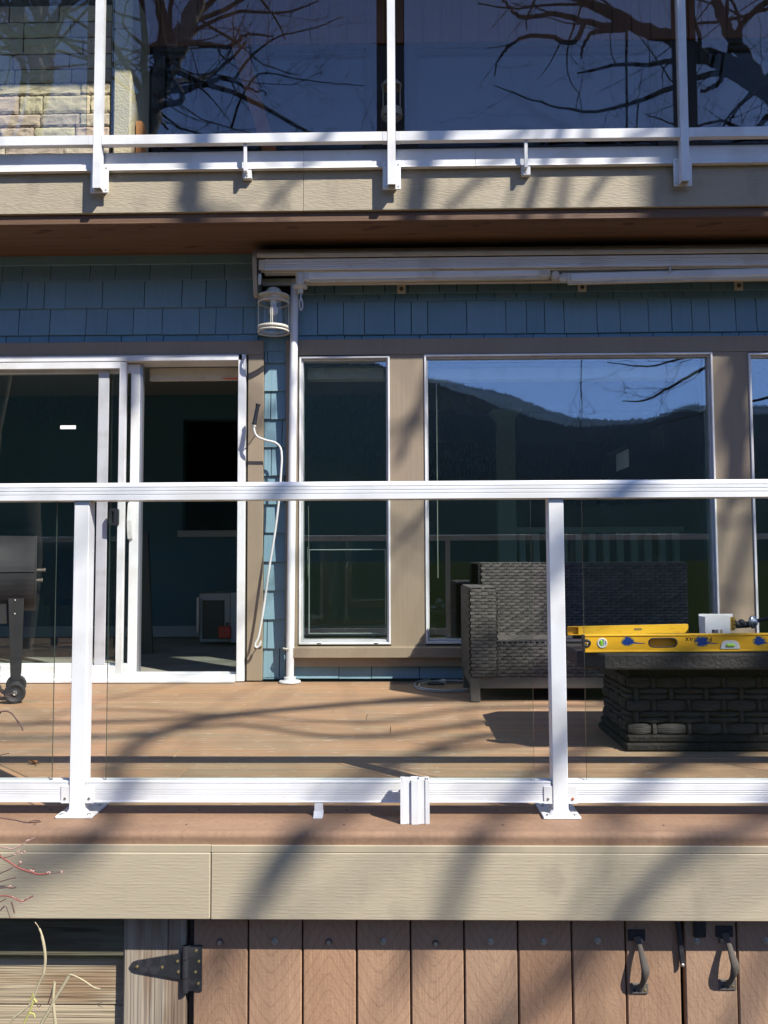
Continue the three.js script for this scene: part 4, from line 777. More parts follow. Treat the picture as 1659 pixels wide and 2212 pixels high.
  const za = ZW + 0.145, hA = yy(584, za) - yy(603, za);
  const [a1, L1] = arm([662, 596.5], [1186, 588.5], za, za, hA, 'arm');
  part('sleeve', chamfer(0.07, hA + 0.012, 0.05, 0.006), M.cream, a1, [L1 / 2 - 0.03, 0, 0]);
  part('shoulder', chamfer(0.05, hA + 0.03, 0.05, 0.012), M.whiteDull, a1, [-L1 / 2 + 0.0, 0.004, 0]);
  const [a2, L2] = arm([1222, 601], [1760, 587], za + 0.004, za + 0.008, hA * 0.95, 'arm');
  part('knuckle', new THREE.SphereGeometry(0.03, 18, 12).scale(1, 0.9, 0.9), M.whiteDull, a2, [-L2 / 2 - 0.012, 0, 0.004]);
  part('knuckle_ring', merge([cyl(0.029, 0.029, 0.006, 20).rotateZ(Math.PI / 2).translate(-0.01, 0, 0), cyl(0.031, 0.031, 0.006, 20).rotateZ(Math.PI / 2).translate(0.012, 0, 0)]), M.cream, a2, [-L2 / 2 + 0.01, 0, 0]);
  { const e = at(1199, 592, za); part('elbow', merge([cyl(0.017, 0.017, 0.08, 16), slab3(-0.022, 0.022, -0.03, 0.0, -0.02, 0.02, 0.004)]), M.cream, aw, [e.x, e.y + 0.005, e.z]); }
  for (const [px, y] of [[937, 589], [1447, 582]]) { const e = at(px, y, za + 0.032); part('arm_rest', chamfer(0.012, 0.042, 0.014, 0.003), M.whiteDull, aw, [e.x, e.y, e.z]); }
  // gearbox on the back bar with crank eye, and the tilt knob at the left end
  { const e = at(649, 605, ZW + 0.14), g = new THREE.Group(); g.name = 'gear_box'; aw.add(g); g.position.copy(e);
    part('housing', merge([chamfer(0.05, 0.095, 0.06, 0.01), chamfer(0.075, 0.02, 0.05, 0.006).translate(0, -0.04, 0), cyl(0.016, 0.016, 0.03, 14).translate(0, -0.06, 0)]), M.cream, g);
    part('inset', chamfer(0.028, 0.066, 0.01, 0.004), M.whiteDull, g, [0.003, 0.004, 0.031]);
    part('shaft', cyl(0.005, 0.005, 0.06, 10), M.screw, g, [0.002, -0.085, 0.0]);
    const c = [V(0, 0, 0), V(-0.008, -0.02, 0), V(-0.007, -0.055, 0), V(0.0, -0.068, 0), V(0.008, -0.055, 0), V(0.008, -0.02, 0)]; part('crank_eye', new THREE.TubeGeometry(new THREE.CatmullRomCurve3(c, true), 36, 0.0045, 8, true), M.whiteDull, g, [0.003, -0.105, 0]);
  }
  { const e = at(561, 600, ZW + 0.175), g = new THREE.Group(); g.name = 'tilt_knob'; aw.add(g); g.position.copy(e);
    part('shaft', cyl(0.005, 0.005, 0.05, 10), M.blackIron, g, [0, 0.04, 0]); part('grip', new THREE.CapsuleGeometry(0.010, 0.045, 6, 14), M.whiteDull, g, [0, -0.008, 0]); }
}
{ // ---- lantern on the upper wall, half hidden by the middle railing post
  const z = ZS - 0.20, c = at(846, 214, z), w = X(869, 214, z) - X(824, 214, z), h = Y(846, 172, z) - Y(846, 252, z);
  const l = thing('porch_lantern', 'small round lantern on the upper brown wall behind the middle railing post', 'lantern', [c.x, c.y, z]);
  part('frame', new THREE.LatheGeometry([[0.5, -0.5], [0.52, -0.46], [0.52, -0.42], [0.46, -0.40], [0.46, -0.36], [0.5, -0.34], [0.5, -0.30], [0.44, -0.3]].map(([a, b]) => new THREE.Vector2(a * w, b * h)), 32), M.creamDark, l);
  part('cap', new THREE.LatheGeometry([[0.5, 0.30], [0.5, 0.36], [0.38, 0.44], [0.15, 0.5], [0, 0.5]].map(([a, b]) => new THREE.Vector2(a * w, b * h)), 32), M.creamDark, l);
  part('glass', new THREE.CylinderGeometry(w * 0.42, w * 0.42, h * 0.62, 32, 1, true), M.glassLamp, l);
  for (let i = 0; i < 6; i++) part('cage_bar', cyl(0.004, 0.004, h * 0.64, 8), M.creamDark, l, [Math.sin(i * 1.047) * w * 0.47, 0, Math.cos(i * 1.047) * w * 0.47]);
  part('arm', slab3(-0.015, 0.015, h * 0.36, h * 0.42, -0.15, -0.02, 0.002), M.creamDark, l);
}
// ================================================================ wicker sofa
function weave(w, h, cw, ch, s, bulge = 0.0095) {     // woven strands over a rectangle that faces +z, its lower left corner at 0, 0
  const P = [], N = [], U = [], C = [], R = rng(s), I = [];
  const quad = (fn, nu, nv, u0, tint) => { const b = P.length / 3; for (let j = 0; j <= nv; j++) for (let i = 0; i <= nu; i++) { const q = fn(i / nu, j / nv); P.push(...q); U.push(u0 + i / nu * 0.4, j / nv * 0.98 + 0.01); C.push(tint, tint, tint); } for (let j = 0; j < nv; j++) for (let i = 0; i < nu; i++) { const a = b + j * (nu + 1) + i; I.push(a, a + 1, a + nu + 2, a, a + nu + 2, a + nu + 1); } };
  const rows = Math.round(h / ch), rh = h / rows, cols = Math.round(w / cw), cwid = w / cols;
  for (let j = 0; j < rows; j++) for (let i = -1; i < cols; i++) {
    const off = (j % 2) * 0.5, a = Math.max(0, (i + off) * cwid + cwid * 0.06), b = Math.min(w, (i + off + 1) * cwid - cwid * 0.04); if (b - a < cwid * 0.08) continue;
    const y0 = j * rh + rh * 0.08, y1 = (j + 1) * rh - rh * 0.07, ph0 = (a - (i + off) * cwid) / cwid, ph1 = (b - (i + off) * cwid) / cwid, tilt = (R() - 0.5) * 0.0016;
    quad((u, v) => { const ph = ph0 + (ph1 - ph0) * u; return [a + (b - a) * u, y0 + (y1 - y0) * v + tilt * (u - 0.5), bulge * Math.pow(Math.sin(Math.PI * clamp(ph, 0.02, 0.98)), 0.55) - 0.0008 + 0.0014 * Math.sin(Math.PI * v)]; }, 6, 2, R(), 0.65 + 0.7 * R());
    // the upright strand that shows between two ends
    const c = (i + off + 1) * cwid; if (c < w - 0.002 && c > 0.002) quad((u, v) => [c + (u - 0.5) * cwid * 0.17, j * rh - rh * 0.25 + rh * 1.5 * v, bulge * 0.75 * Math.sin(Math.PI * v) + 0.0004], 1, 4, R(), 0.7 + 0.5 * R());
  }
  const g = new THREE.BufferGeometry(); g.setAttribute('position', new THREE.Float32BufferAttribute(P, 3)); g.setAttribute('uv', new THREE.Float32BufferAttribute(U, 2)); g.setAttribute('color', new THREE.Float32BufferAttribute(C, 3)); g.setIndex(I); g.computeVertexNormals();
  return g;
}
{
  const zf = -3.98, sc = 1770 / 3.98;
  const a0 = X(1016, 1400, zf), a1 = X(1073, 1400, zf), xb0 = X(1040, 1300, -4.36), xe = X(1486, 1300, -4.36);
  const s = thing('wicker_sofa', 'dark brown woven resin wicker sofa with one arm, standing before the large window', 'sofa', [a0, 0, zf]);
  const P = (px, py, z) => at(px, py, z), ya = Y(1050, 1271, zf), y0 = Y(1050, 1462, zf), yseat = Y(1120, 1389, zf), ytop = Y(1250, 1217, -4.36);
  const W = xe - a0, aw = a1 - a0, depth = 0.5, pitch = 0.0515, rowh = 0.0158;
  const face = (w, h, parent, pos, rot, seed, nm = 'weave') => { const o = part(nm, weave(w, h, pitch, rowh, seed), M.wicker, parent, pos); if (rot) o.rotation.set(...rot); o.userData.kind = 'stuff'; return o; };
  const arm = new THREE.Group(); arm.name = 'arm'; s.add(arm);
  part('core', slab3(0.004, aw - 0.004, y0, ya - 0.004, -depth, -0.004, 0.002), M.wickerBack, arm);
  face(aw, ya - y0, arm, [0, y0, -0.003], null, 3); face(depth, ya - y0, arm, [0.003, y0, -depth], [0, -Math.PI / 2, 0], 4); face(depth, ya - y0, arm, [aw - 0.003, y0, 0], [0, Math.PI / 2, 0], 5); face(aw, depth, arm, [0, ya - 0.003, 0], [-Math.PI / 2, 0, 0], 6);
  const seat = new THREE.Group(); seat.name = 'seat'; s.add(seat);
  part('core', slab3(aw, W - 0.004, y0, yseat - 0.004, -depth + 0.02, -0.016, 0.002), M.wickerBack, seat);
  face(W - aw, yseat - y0, seat, [aw, y0, -0.014], null, 7); face(W - aw, depth - 0.05, seat, [aw, yseat - 0.003, -0.014], [-Math.PI / 2, 0, 0], 8);
  const back = new THREE.Group(); back.name = 'backrest'; s.add(back);
  const bz = -4.36 - zf;
  part('core', slab3(xb0 - a0 + 0.004, W - 0.003, y0, ytop - 0.004, -depth - 0.012, bz - 0.004, 0.002), M.wickerBack, back);
  face(W - (xb0 - a0), ytop - yseat + 0.01, back, [xb0 - a0, yseat - 0.01, bz - 0.003], null, 9); face(W - (xb0 - a0), 0.12, back, [xb0 - a0, ytop - 0.003, bz], [-Math.PI / 2, 0, 0], 10); face(0.12, ytop - y0, back, [xb0 - a0 + 0.003, y0, bz - 0.12], [0, -Math.PI / 2, 0], 11);
  const yr0 = Y(1100, 1488, zf);
  part('frame_rail', slab3(0.02, W, yr0, y0 - 0.001, -0.045, -0.012, 0.003), M.sofaFrame, s);
  part('frame_rail', slab3(0.006, 0.036, yr0, y0 - 0.001, -depth, -0.046, 0.003), M.sofaFrame, s);
  for (const [x, z] of [[0.0, -0.004], [W - 0.046, -0.004], [0.0, -depth + 0.04], [W - 0.046, -depth + 0.04]]) part('leg', slab3(x, x + 0.046, 0.001, y0 - 0.002, z - 0.044, z, 0.003), M.sofaFrame, s);
}
// ================================================================ fire table
{
  const zt = -2.84, zb = -2.98, yT = Y(1300, 1411, zt), yB = Y(1350, 1447, zt);
  const x0 = X(1262, 1430, zt) - 0.002, L = 1.15, D = 0.66, bx0 = X(1357, 1600, zb), bw = L - (bx0 - x0) * 2;
  const t = thing('fire_table', 'low dark stone-look patio table with woven pattern base near the railing', 'table', [x0, 0, zt]);
  const s = new THREE.Shape(); const c = 0.075; [[c, 0], [L - c, 0], [L, c], [L, D - c], [L - c, D], [c, D], [0, D - c], [0, c]].forEach(([a, b], i) => (i ? s.lineTo(a, b) : s.moveTo(a, b)));
  const g = new THREE.ExtrudeGeometry(s, { depth: yT - yB - 0.016, bevelEnabled: true, bevelSize: 0.008, bevelThickness: 0.008, bevelSegments: 2 }); g.rotateX(-Math.PI / 2);
  part('table_top', uvBox(g.translate(0, yB + 0.008, 0)), M.slab, t);
  const ox = bx0 - x0, oz = zb - zt, yp1 = Y(1450, 1588, zb), bd = D - 2 * Math.abs(oz);
  part('plinth', slab3(ox - 0.012, ox + bw + 0.012, 0.001, yp1 * 0.52, oz - bd - 0.012, oz + 0.012, 0.006), M.tableStone, t);
  part('plinth', slab3(ox - 0.004, ox + bw + 0.004, yp1 * 0.53, yp1, oz - bd - 0.004, oz + 0.004, 0.006), M.tableStone, t);
  part('body', slab3(ox + 0.012, ox + bw - 0.012, yp1, yB, oz - bd + 0.012, oz - 0.012, 0.004), M.tableStone, t);
  // cast basket weave: wide bands and pairs of thin canes alternate
  const bands = (w, seed) => { const R = rng(seed), out = [], rh = 0.041, cw = 0.125; let y = yp1 + 0.001, j = 0; while (y + rh < yB - 0.006) {
      const two = j % 2, off = (two ? 0.5 : 0) * cw; for (let x = -cw + off - 0.03; x < w; x += cw) { const a = Math.max(0.004, x + 0.012), b = Math.min(w - 0.004, x + cw - 0.012); if (b - a < 0.02) continue;
        for (const [lo, hi] of two ? [[0.04, 0.46], [0.54, 0.96]] : [[0.05, 0.95]]) { const q = new THREE.BoxGeometry(b - a, rh * (hi - lo), 0.016, 6, 2, 1), p = q.attributes.position; for (let i = 0; i < p.count; i++) { const u = p.getX(i) / (b - a), v = p.getY(i) / (rh * (hi - lo)); if (p.getZ(i) > 0) p.setZ(i, 0.006 + 0.010 * Math.cos(u * Math.PI * 0.98) - 0.006 * v * v * 4); p.setY(i, p.getY(i) * (two ? 0.5 + 0.5 * Math.cos(u * 2.5) : 0.78 + 0.22 * Math.cos(u * 2.8))); } q.computeVertexNormals(); out.push(uvBox(q, R(), R()).translate((a + b) / 2, y + rh * (lo + hi) / 2, 0)); } 
        const ux = x; if (ux > 0.01 && ux < w - 0.02) { const k = chamfer(0.02, rh * 1.05, 0.02, 0.005); out.push(k.rotateZ(0.05).translate(ux, y + rh / 2, -0.002)); } }
      y += rh; j++; } return merge(out); };
  part('woven_face', bands(bw, 3), M.tableWeave, t, [ox, 0, oz - 0.010]).userData.kind = 'stuff';
  const sd = part('woven_face', bands(bd, 4), M.tableWeave, t, [ox + 0.010, 0, oz - bd]); sd.rotation.y = -Math.PI / 2; sd.userData.kind = 'stuff';
  // ---- spirit level lying on its edge along the front of the table
  const zl = zt - 0.012, A = at(1262, 1411, zl), h = 0.0605, LL = 1.22;
  const lev = thing('spirit_level', 'long yellow box spirit level with blue paint blots and three vials, on the dark table', 'spirit level', [A.x, yT + 0.001, zl]);
  lev.rotation.z = 0.005; lev.rotation.y = 0.0;
  const cv = document.createElement('canvas'); cv.width = 2048; cv.height = 128; const c2 = cv.getContext('2d');
  c2.fillStyle = '#e0a81a'; c2.fillRect(0, 0, 2048, 128);
  const RR = rng(77); for (let i = 0; i < 500; i++) { c2.fillStyle = RR() < 0.5 ? 'rgba(120,80,10,0.12)' : 'rgba(255,215,90,0.14)'; c2.fillRect(RR() * 2048, RR() * 128, 4 + RR() * 60, 1 + RR() * 2); }
  const pxm = 2048 / LL; // pixels a metre
  const mm = (px) => (X(px, 1390, zl) - A.x) * pxm;
    c2.save(); c2.translate(mm(1510), 40); c2.rotate(Math.PI); c2.font = 'bold 44px sans-serif'; c2.fillStyle = '#33260f'; c2.textAlign = 'center'; c2.textBaseline = 'middle'; c2.fillText('FatMax', 0, 0); c2.restore();
  const blot = (px, y, r, tail) => { c2.fillStyle = '#0d3478'; const x = mm(px); c2.beginPath(); for (let i = 0; i < 26; i++) { const a = i / 26 * Math.PI * 2, q = r * (0.72 + 0.45 * RR()); c2.lineTo(x + Math.cos(a) * q * 0.95, y + Math.sin(a) * q); } c2.fill(); c2.globalAlpha = 0.25; c2.beginPath(); c2.ellipse(x, y, r * 1.3, r * 1.2, 0, 0, 7); c2.fill(); c2.globalAlpha = 1; if (tail) { c2.beginPath(); c2.moveTo(x + r * 0.5, y - 2); c2.quadraticCurveTo(x + tail * 0.5, y + 12, x + tail, y + 14); c2.lineTo(x + tail, y + 18); c2.quadraticCurveTo(x + tail * 0.5, y + 20, x + r * 0.4, y + 14); c2.fill(); } };
  blot(1357, 50, 30, 100); blot(1352, 58, 22, 0); blot(1517, 54, 36, 90); blot(1641, 54, 32, 60); blot(1760, 60, 22, 0);
  const ct = new THREE.CanvasTexture(cv); ct.colorSpace = THREE.SRGBColorSpace;
  const printM = mat([0.95, 0.95, 0.95], { map: ct, roughness: 0.42 });
  const lx = (px) => X(px, 1390, zl) - A.x;
  // web with its hand holes cut through
  const web = new THREE.Shape(); web.moveTo(0, 0.006); web.lineTo(LL, 0.006); web.lineTo(LL, h - 0.006); web.lineTo(0, h - 0.006); web.lineTo(0, 0.006);
  const slot = (xa, xb, ya, yb) => { const r = (yb - ya) / 2, q = new THREE.Path(); q.moveTo(xa + r, ya); q.lineTo(xb - r, ya); q.absarc(xb - r, ya + r, r, -Math.PI / 2, Math.PI / 2, false); q.lineTo(xa + r, yb); q.absarc(xa + r, ya + r, r, Math.PI / 2, Math.PI * 1.5, false); web.holes.push(q); };
  slot(lx(1402), lx(1463), h * 0.29, h * 0.76); slot(lx(1402) + 0.62, lx(1463) + 0.62, h * 0.29, h * 0.76);
  const disc = (x, y, r) => { const q = new THREE.Path(); q.absarc(x, y, r, 0, Math.PI * 2, true); web.holes.push(q); };
  disc(lx(1301), h * 0.52, 0.0165); disc(lx(1268), h * 0.52, 0.012);
  const wg = new THREE.ExtrudeGeometry(web, { depth: 0.0045, bevelEnabled: false, curveSegments: 18 }); { const p = wg.attributes.position, uv = wg.attributes.uv; for (let i = 0; i < p.count; i++) uv.setXY(i, p.getX(i) / LL, p.getY(i) / h); }
  part('web', wg, printM, lev, [0, 0, -0.006]);
  part('web', plain(LL, h - 0.012, 0.002).translate(LL / 2, h / 2, -0.022), M.yellow, lev);
  part('flange', slab3(0, LL, 0, 0.006, -0.024, 0.0012, 0.001), M.yellow, lev); part('flange', slab3(0, LL, h - 0.006, h, -0.024, 0.0012, 0.001), M.yellow, lev);
  const rim = (xa, xb, ya, yb) => { const r = (yb - ya) / 2, pts = []; for (let i = 0; i <= 10; i++) { const a = -Math.PI / 2 + Math.PI * i / 10; pts.push(V(xb - r + Math.cos(a) * r, ya + r + Math.sin(a) * r, 0)); } for (let i = 0; i <= 10; i++) { const a = Math.PI / 2 + Math.PI * i / 10; pts.push(V(xa + r + Math.cos(a) * r, ya + r + Math.sin(a) * r, 0)); } return new THREE.TubeGeometry(new THREE.CatmullRomCurve3(pts, true, 'centripetal'), 60, 0.0024, 6, true); };
  for (const o of [0, 0.62]) part('hand_hole_rim', rim(lx(1402) + o, lx(1463) + o, h * 0.29, h * 0.76), M.blackPlastic, lev, [0, 0, -0.002]);
  { const g2 = new THREE.Group(); g2.name = 'vial'; lev.add(g2); g2.position.set(lx(1301), h * 0.52, -0.004);
    part('ring', new THREE.TorusGeometry(0.0145, 0.0034, 10, 32), M.whiteDull, g2, [0, 0, 0.0022]);
    part('backing', cyl(0.015, 0.015, 0.002, 28).rotateX(Math.PI / 2), M.whiteDull, g2, [0, 0, -0.004]);
    part('tube', new THREE.CapsuleGeometry(0.0065, 0.012, 6, 14), mat([0.24, 0.52, 0.05], { roughness: 0.12, clearcoat: 1 }), g2, [-0.003, 0, 0.0]);
    part('window', plain(0.0025, 0.02, 0.001), M.paper, g2, [0.0065, 0.0, 0.0045]); }
  { const g2 = new THREE.Group(); g2.name = 'vial'; lev.add(g2); g2.position.set(lx(1577), h * 0.16, 0);
    const sh = new THREE.Shape(); sh.moveTo(-0.032, 0); sh.lineTo(0.032, 0); sh.lineTo(0.03, 0.012); sh.quadraticCurveTo(0.026, 0.026, 0.012, 0.027); sh.lineTo(-0.012, 0.027); sh.quadraticCurveTo(-0.026, 0.026, -0.03, 0.012); sh.lineTo(-0.032, 0);
    part('housing', new THREE.ExtrudeGeometry(sh, { depth: 0.003, bevelEnabled: true, bevelSize: 0.001, bevelThickness: 0.001, bevelSegments: 1 }), M.whiteDull, g2, [0, 0, -0.001]);
    part('tube', new THREE.CapsuleGeometry(0.006, 0.02, 6, 14).rotateZ(Math.PI / 2), mat([0.3, 0.55, 0.05], { roughness: 0.12, clearcoat: 1 }), g2, [0, 0.012, 0.0025]);
  }
  part('end_cap', slab3(-0.003, 0.004, 0.001, h - 0.001, -0.025, 0.002, 0.001), M.blackPlastic, lev);
  part('end_vial', merge([new THREE.TorusGeometry(0.0105, 0.004, 8, 24), cyl(0.009, 0.009, 0.004, 20).rotateX(Math.PI / 2).translate(0, 0, -0.003)]), M.blackPlastic, lev, [lx(1268), h * 0.52, -0.001]);
  part('end_stud', new THREE.SphereGeometry(0.0035, 10, 8), M.screw, lev, [lx(1268), h * 0.52, 0.003]);
  // ---- shorter yellow channel lying behind it
  const z2 = -3.2, B0 = on(1228, 1366, yT + 0.004); const bx = X(1228, 1362, z2), ex = X(1487, 1352, z2), y2 = yT + 0.028;
  const sl = thing('yellow_straightedge', 'shorter plain yellow straightedge lying across black trim behind the long level', 'straightedge', [bx, y2, z2]);
  part('channel', merge([slab3(0, ex - bx, 0, 0.0028, -0.022, 0, 0.0005), slab3(0.038, ex - bx, 0.0028, 0.033, -0.003, 0, 0.0005), slab3(0, ex - bx, 0.0302, 0.033, -0.022, -0.0032, 0.0005), slab3(0, ex - bx, 0.003, 0.030, -0.022, -0.019, 0.0005)]), M.yellow, sl); sl.rotation.z = 0.018;
  part('print', plain(0.03, 0.008, 0.0004).translate((ex - bx) * 0.58, 0.018, 0.0004), mat([0.2, 0.13, 0.04]), sl);
  const tr = thing('trim_strip', 'black plastic trim strip lying under the yellow straightedge on the table', 'trim strip', [bx - 0.03, yT + 0.001, z2 - 0.01]);
  part('strip', merge([slab3(0, 0.62, 0, 0.014, -0.02, 0.05, 0.004), slab3(0.05, 0.7, 0.014, 0.026, -0.03, 0.0, 0.004)]), M.blackPlastic, tr);
  // ---- white sheet-metal bracket and brass gas valve
  const z3 = -3.12, q = (px) => X(px, 1350, z3), yb = yT + 0.001, hy = (p) => Y(1560, p, z3);
  const br = thing('metal_bracket', 'white folded sheet-metal bracket with square cut-out standing on the table', 'bracket', [q(1523), yb, z3]);
  const bwid = q(1577) - q(1523), hh = Y(1548, 1329, z3) - yb;
  { const s3 = new THREE.Shape(); s3.moveTo(0, 0); s3.lineTo(bwid, 0); s3.lineTo(bwid, hh - 0.01); s3.quadraticCurveTo(bwid, hh, bwid - 0.01, hh); s3.lineTo(0.01, hh); s3.quadraticCurveTo(0, hh, 0, hh - 0.01); s3.lineTo(0, 0); const hq = new THREE.Path(); hq.moveTo(bwid * 0.26, 0.006); hq.lineTo(bwid * 0.26, hh * 0.5); hq.lineTo(bwid * 0.68, hh * 0.5); hq.lineTo(bwid * 0.68, 0.006); hq.closePath(); s3.holes.push(hq);
    part('plate', uvBox(new THREE.ExtrudeGeometry(s3, { depth: 0.0022, bevelEnabled: false })), M.white, br);
    part('return', slab3(-0.001, bwid + 0.035, hh - 0.048, hh + 0.001, -0.062, -0.0595, 0.0006), M.white, br);
    part('side', slab3(bwid - 0.002, bwid, 0, hh - 0.002, -0.06, -0.0003, 0.0005), M.white, br); part('side', slab3(0, 0.002, 0, hh - 0.006, -0.06, -0.0003, 0.0005), M.white, br); }
  const vz = z3 - 0.02, vx = q(1586), vl = thing('gas_valve', 'brass gas valve with grey round regulator and black hose beside the white bracket', 'valve', [vx, yb + 0.075, vz]);
  part('body', merge([cyl(0.011, 0.011, 0.05, 6).translate(0, 0.0, 0), cyl(0.014, 0.014, 0.008, 20).translate(0, 0.014, 0), cyl(0.014, 0.014, 0.006, 20).translate(0, 0.002, 0), cyl(0.014, 0.014, 0.008, 20).translate(0, -0.012, 0)]), mat([0.55, 0.36, 0.1], { metalness: 0.9, roughness: 0.35 }), vl);
  part('coupling', merge([cyl(0.014, 0.012, 0.05, 8).rotateZ(Math.PI / 2).translate(0.038, -0.004, 0), new THREE.SphereGeometry(0.013, 16, 12).translate(0.034, 0.004, 0.004)]), M.blackIron, vl);
  part('regulator', new THREE.LatheGeometry([[0, 0.018], [0.014, 0.018], [0.016, 0.01], [0.03, 0.006], [0.034, 0.0], [0.034, -0.004], [0.028, -0.012], [0.012, -0.018], [0, -0.018]].map(([a, b]) => new THREE.Vector2(a, b)).reverse(), 30).scale(0.72, 0.8, 0.72).rotateX(Math.PI / 2).rotateY(0.75), M.screw, vl, [0.078, 0.006, 0.004]);
  part('hose', tubeGeo([V(0.088, 0.010, 0.004), V(0.16, 0.022, 0), V(0.22, 0.012, -0.01), V(0.34, -0.014, -0.03)], 0.007, 24, 10), M.rubber, vl);
}
// ================================================================ grill at the left edge
{
  const z = -4.12, P = (px, py) => at(px, py, z), g = thing('barrel_grill', 'black barrel charcoal grill on legs with small wheels at the left edge', 'grill', [P(40, 1300).x, 0, z]);
  const ox = P(40, 1300).x, lx = (px) => X(px, 1300, z) - ox, ly = (py) => Y(40, py, z);
  const xr = lx(71), xl = xr - 0.72, cy = (ly(1159) + ly(1318)) / 2, rb = (ly(1159) - ly(1318)) / 2;
  g.rotation.y = 0.418;
  const half = (a0, a1, name) => { const s = new THREE.Shape(); for (let i = 0; i <= 22; i++) { const a = a0 + (a1 - a0) * i / 22; s[i ? 'lineTo' : 'moveTo'](Math.cos(a) * rb, Math.sin(a) * rb); } s.closePath(); const e = new THREE.ExtrudeGeometry(s, { depth: xr - xl, bevelEnabled: true, bevelSize: 0.003, bevelThickness: 0.004, bevelSegments: 2, curveSegments: 4 }); e.rotateY(Math.PI / 2); e.computeVertexNormals(); return part(name, uvBox(e.translate(xl, cy, 0)), M.grillBlack, g); };
  half(0.06, Math.PI - 0.06, 'lid'); half(Math.PI, Math.PI * 2, 'firebox');
  part('end_rim', new THREE.TorusGeometry(rb, 0.005, 8, 48).rotateY(Math.PI / 2), M.grillBlack, g, [xr + 0.003, cy, 0]);
  for (const [p, w] of [[1232, 0.042], [1254, 0.03]]) part('handle_peg', merge([cyl(0.0075, 0.0075, w, 12).rotateZ(Math.PI / 2).translate(w / 2, 0, 0), cyl(0.010, 0.010, 0.008, 12).rotateZ(Math.PI / 2).translate(w, 0, 0)]), M.ironWorn, g, [xr + 0.004, ly(p), 0.02]);
  part('side_panel', slab3(xl, lx(51), ly(1343), ly(1285), rb * 0.62, rb * 0.62 + 0.006, 0.001), M.grillBlack, g);
  const zz = rb * 0.62;
  const legs = new THREE.Shape(); [[lx(22), ly(1285)], [lx(51), ly(1285)], [lx(47), ly(1462)], [lx(30), ly(1462)]].forEach(([a, b], i) => (i ? legs.lineTo(a, b) : legs.moveTo(a, b))); legs.closePath();
  const lg = new THREE.ExtrudeGeometry(legs, { depth: 0.02, bevelEnabled: true, bevelSize: 0.002, bevelThickness: 0.002, bevelSegments: 1 });
  part('leg', uvBox(lg.clone()), M.grillBlack, g, [0, 0, zz + 0.008]); part('leg', uvBox(lg.clone()), M.grillBlack, g, [0, 0, -zz]); part('leg', uvBox(lg.clone()), M.grillBlack, g, [-0.56, 0, zz + 0.008]); part('leg', uvBox(lg), M.grillBlack, g, [-0.56, 0, -zz]);
  for (const p of [1294, 1322]) part('rivet', new THREE.SphereGeometry(0.005, 12, 8, 0, Math.PI * 2, 0, Math.PI / 2).rotateX(Math.PI / 2), M.screw, g, [lx(34.5), ly(p), zz + 0.031]);
  const wr = 0.049, wy = wr + 0.001; for (const w of [zz + 0.052, -zz - 0.02]) { const wg = new THREE.Group(); wg.name = 'wheel'; g.add(wg); wg.position.set(lx(38), wy, w);
    part('tyre', new THREE.LatheGeometry([[0.03, -0.014], [wr - 0.004, -0.014], [wr, -0.009], [wr, 0.009], [wr - 0.004, 0.014], [0.034, 0.012], [0.030, 0.006], [0.012, 0.006], [0.010, 0.012], [0, 0.012]].map(([a, b]) => new THREE.Vector2(a, b)), 36).rotateX(Math.PI / 2), M.rubber, wg);
    part('hub', merge([new THREE.TorusGeometry(0.0085, 0.0022, 8, 20), cyl(0.0045, 0.0045, 0.006, 12).rotateX(Math.PI / 2)]), M.screw, wg, [0, 0, 0.013]); }
  part('axle', cyl(0.005, 0.005, 2 * zz + 0.09, 10).rotateX(Math.PI / 2), M.grillBlack, g, [lx(38), wy, 0.016]);
}
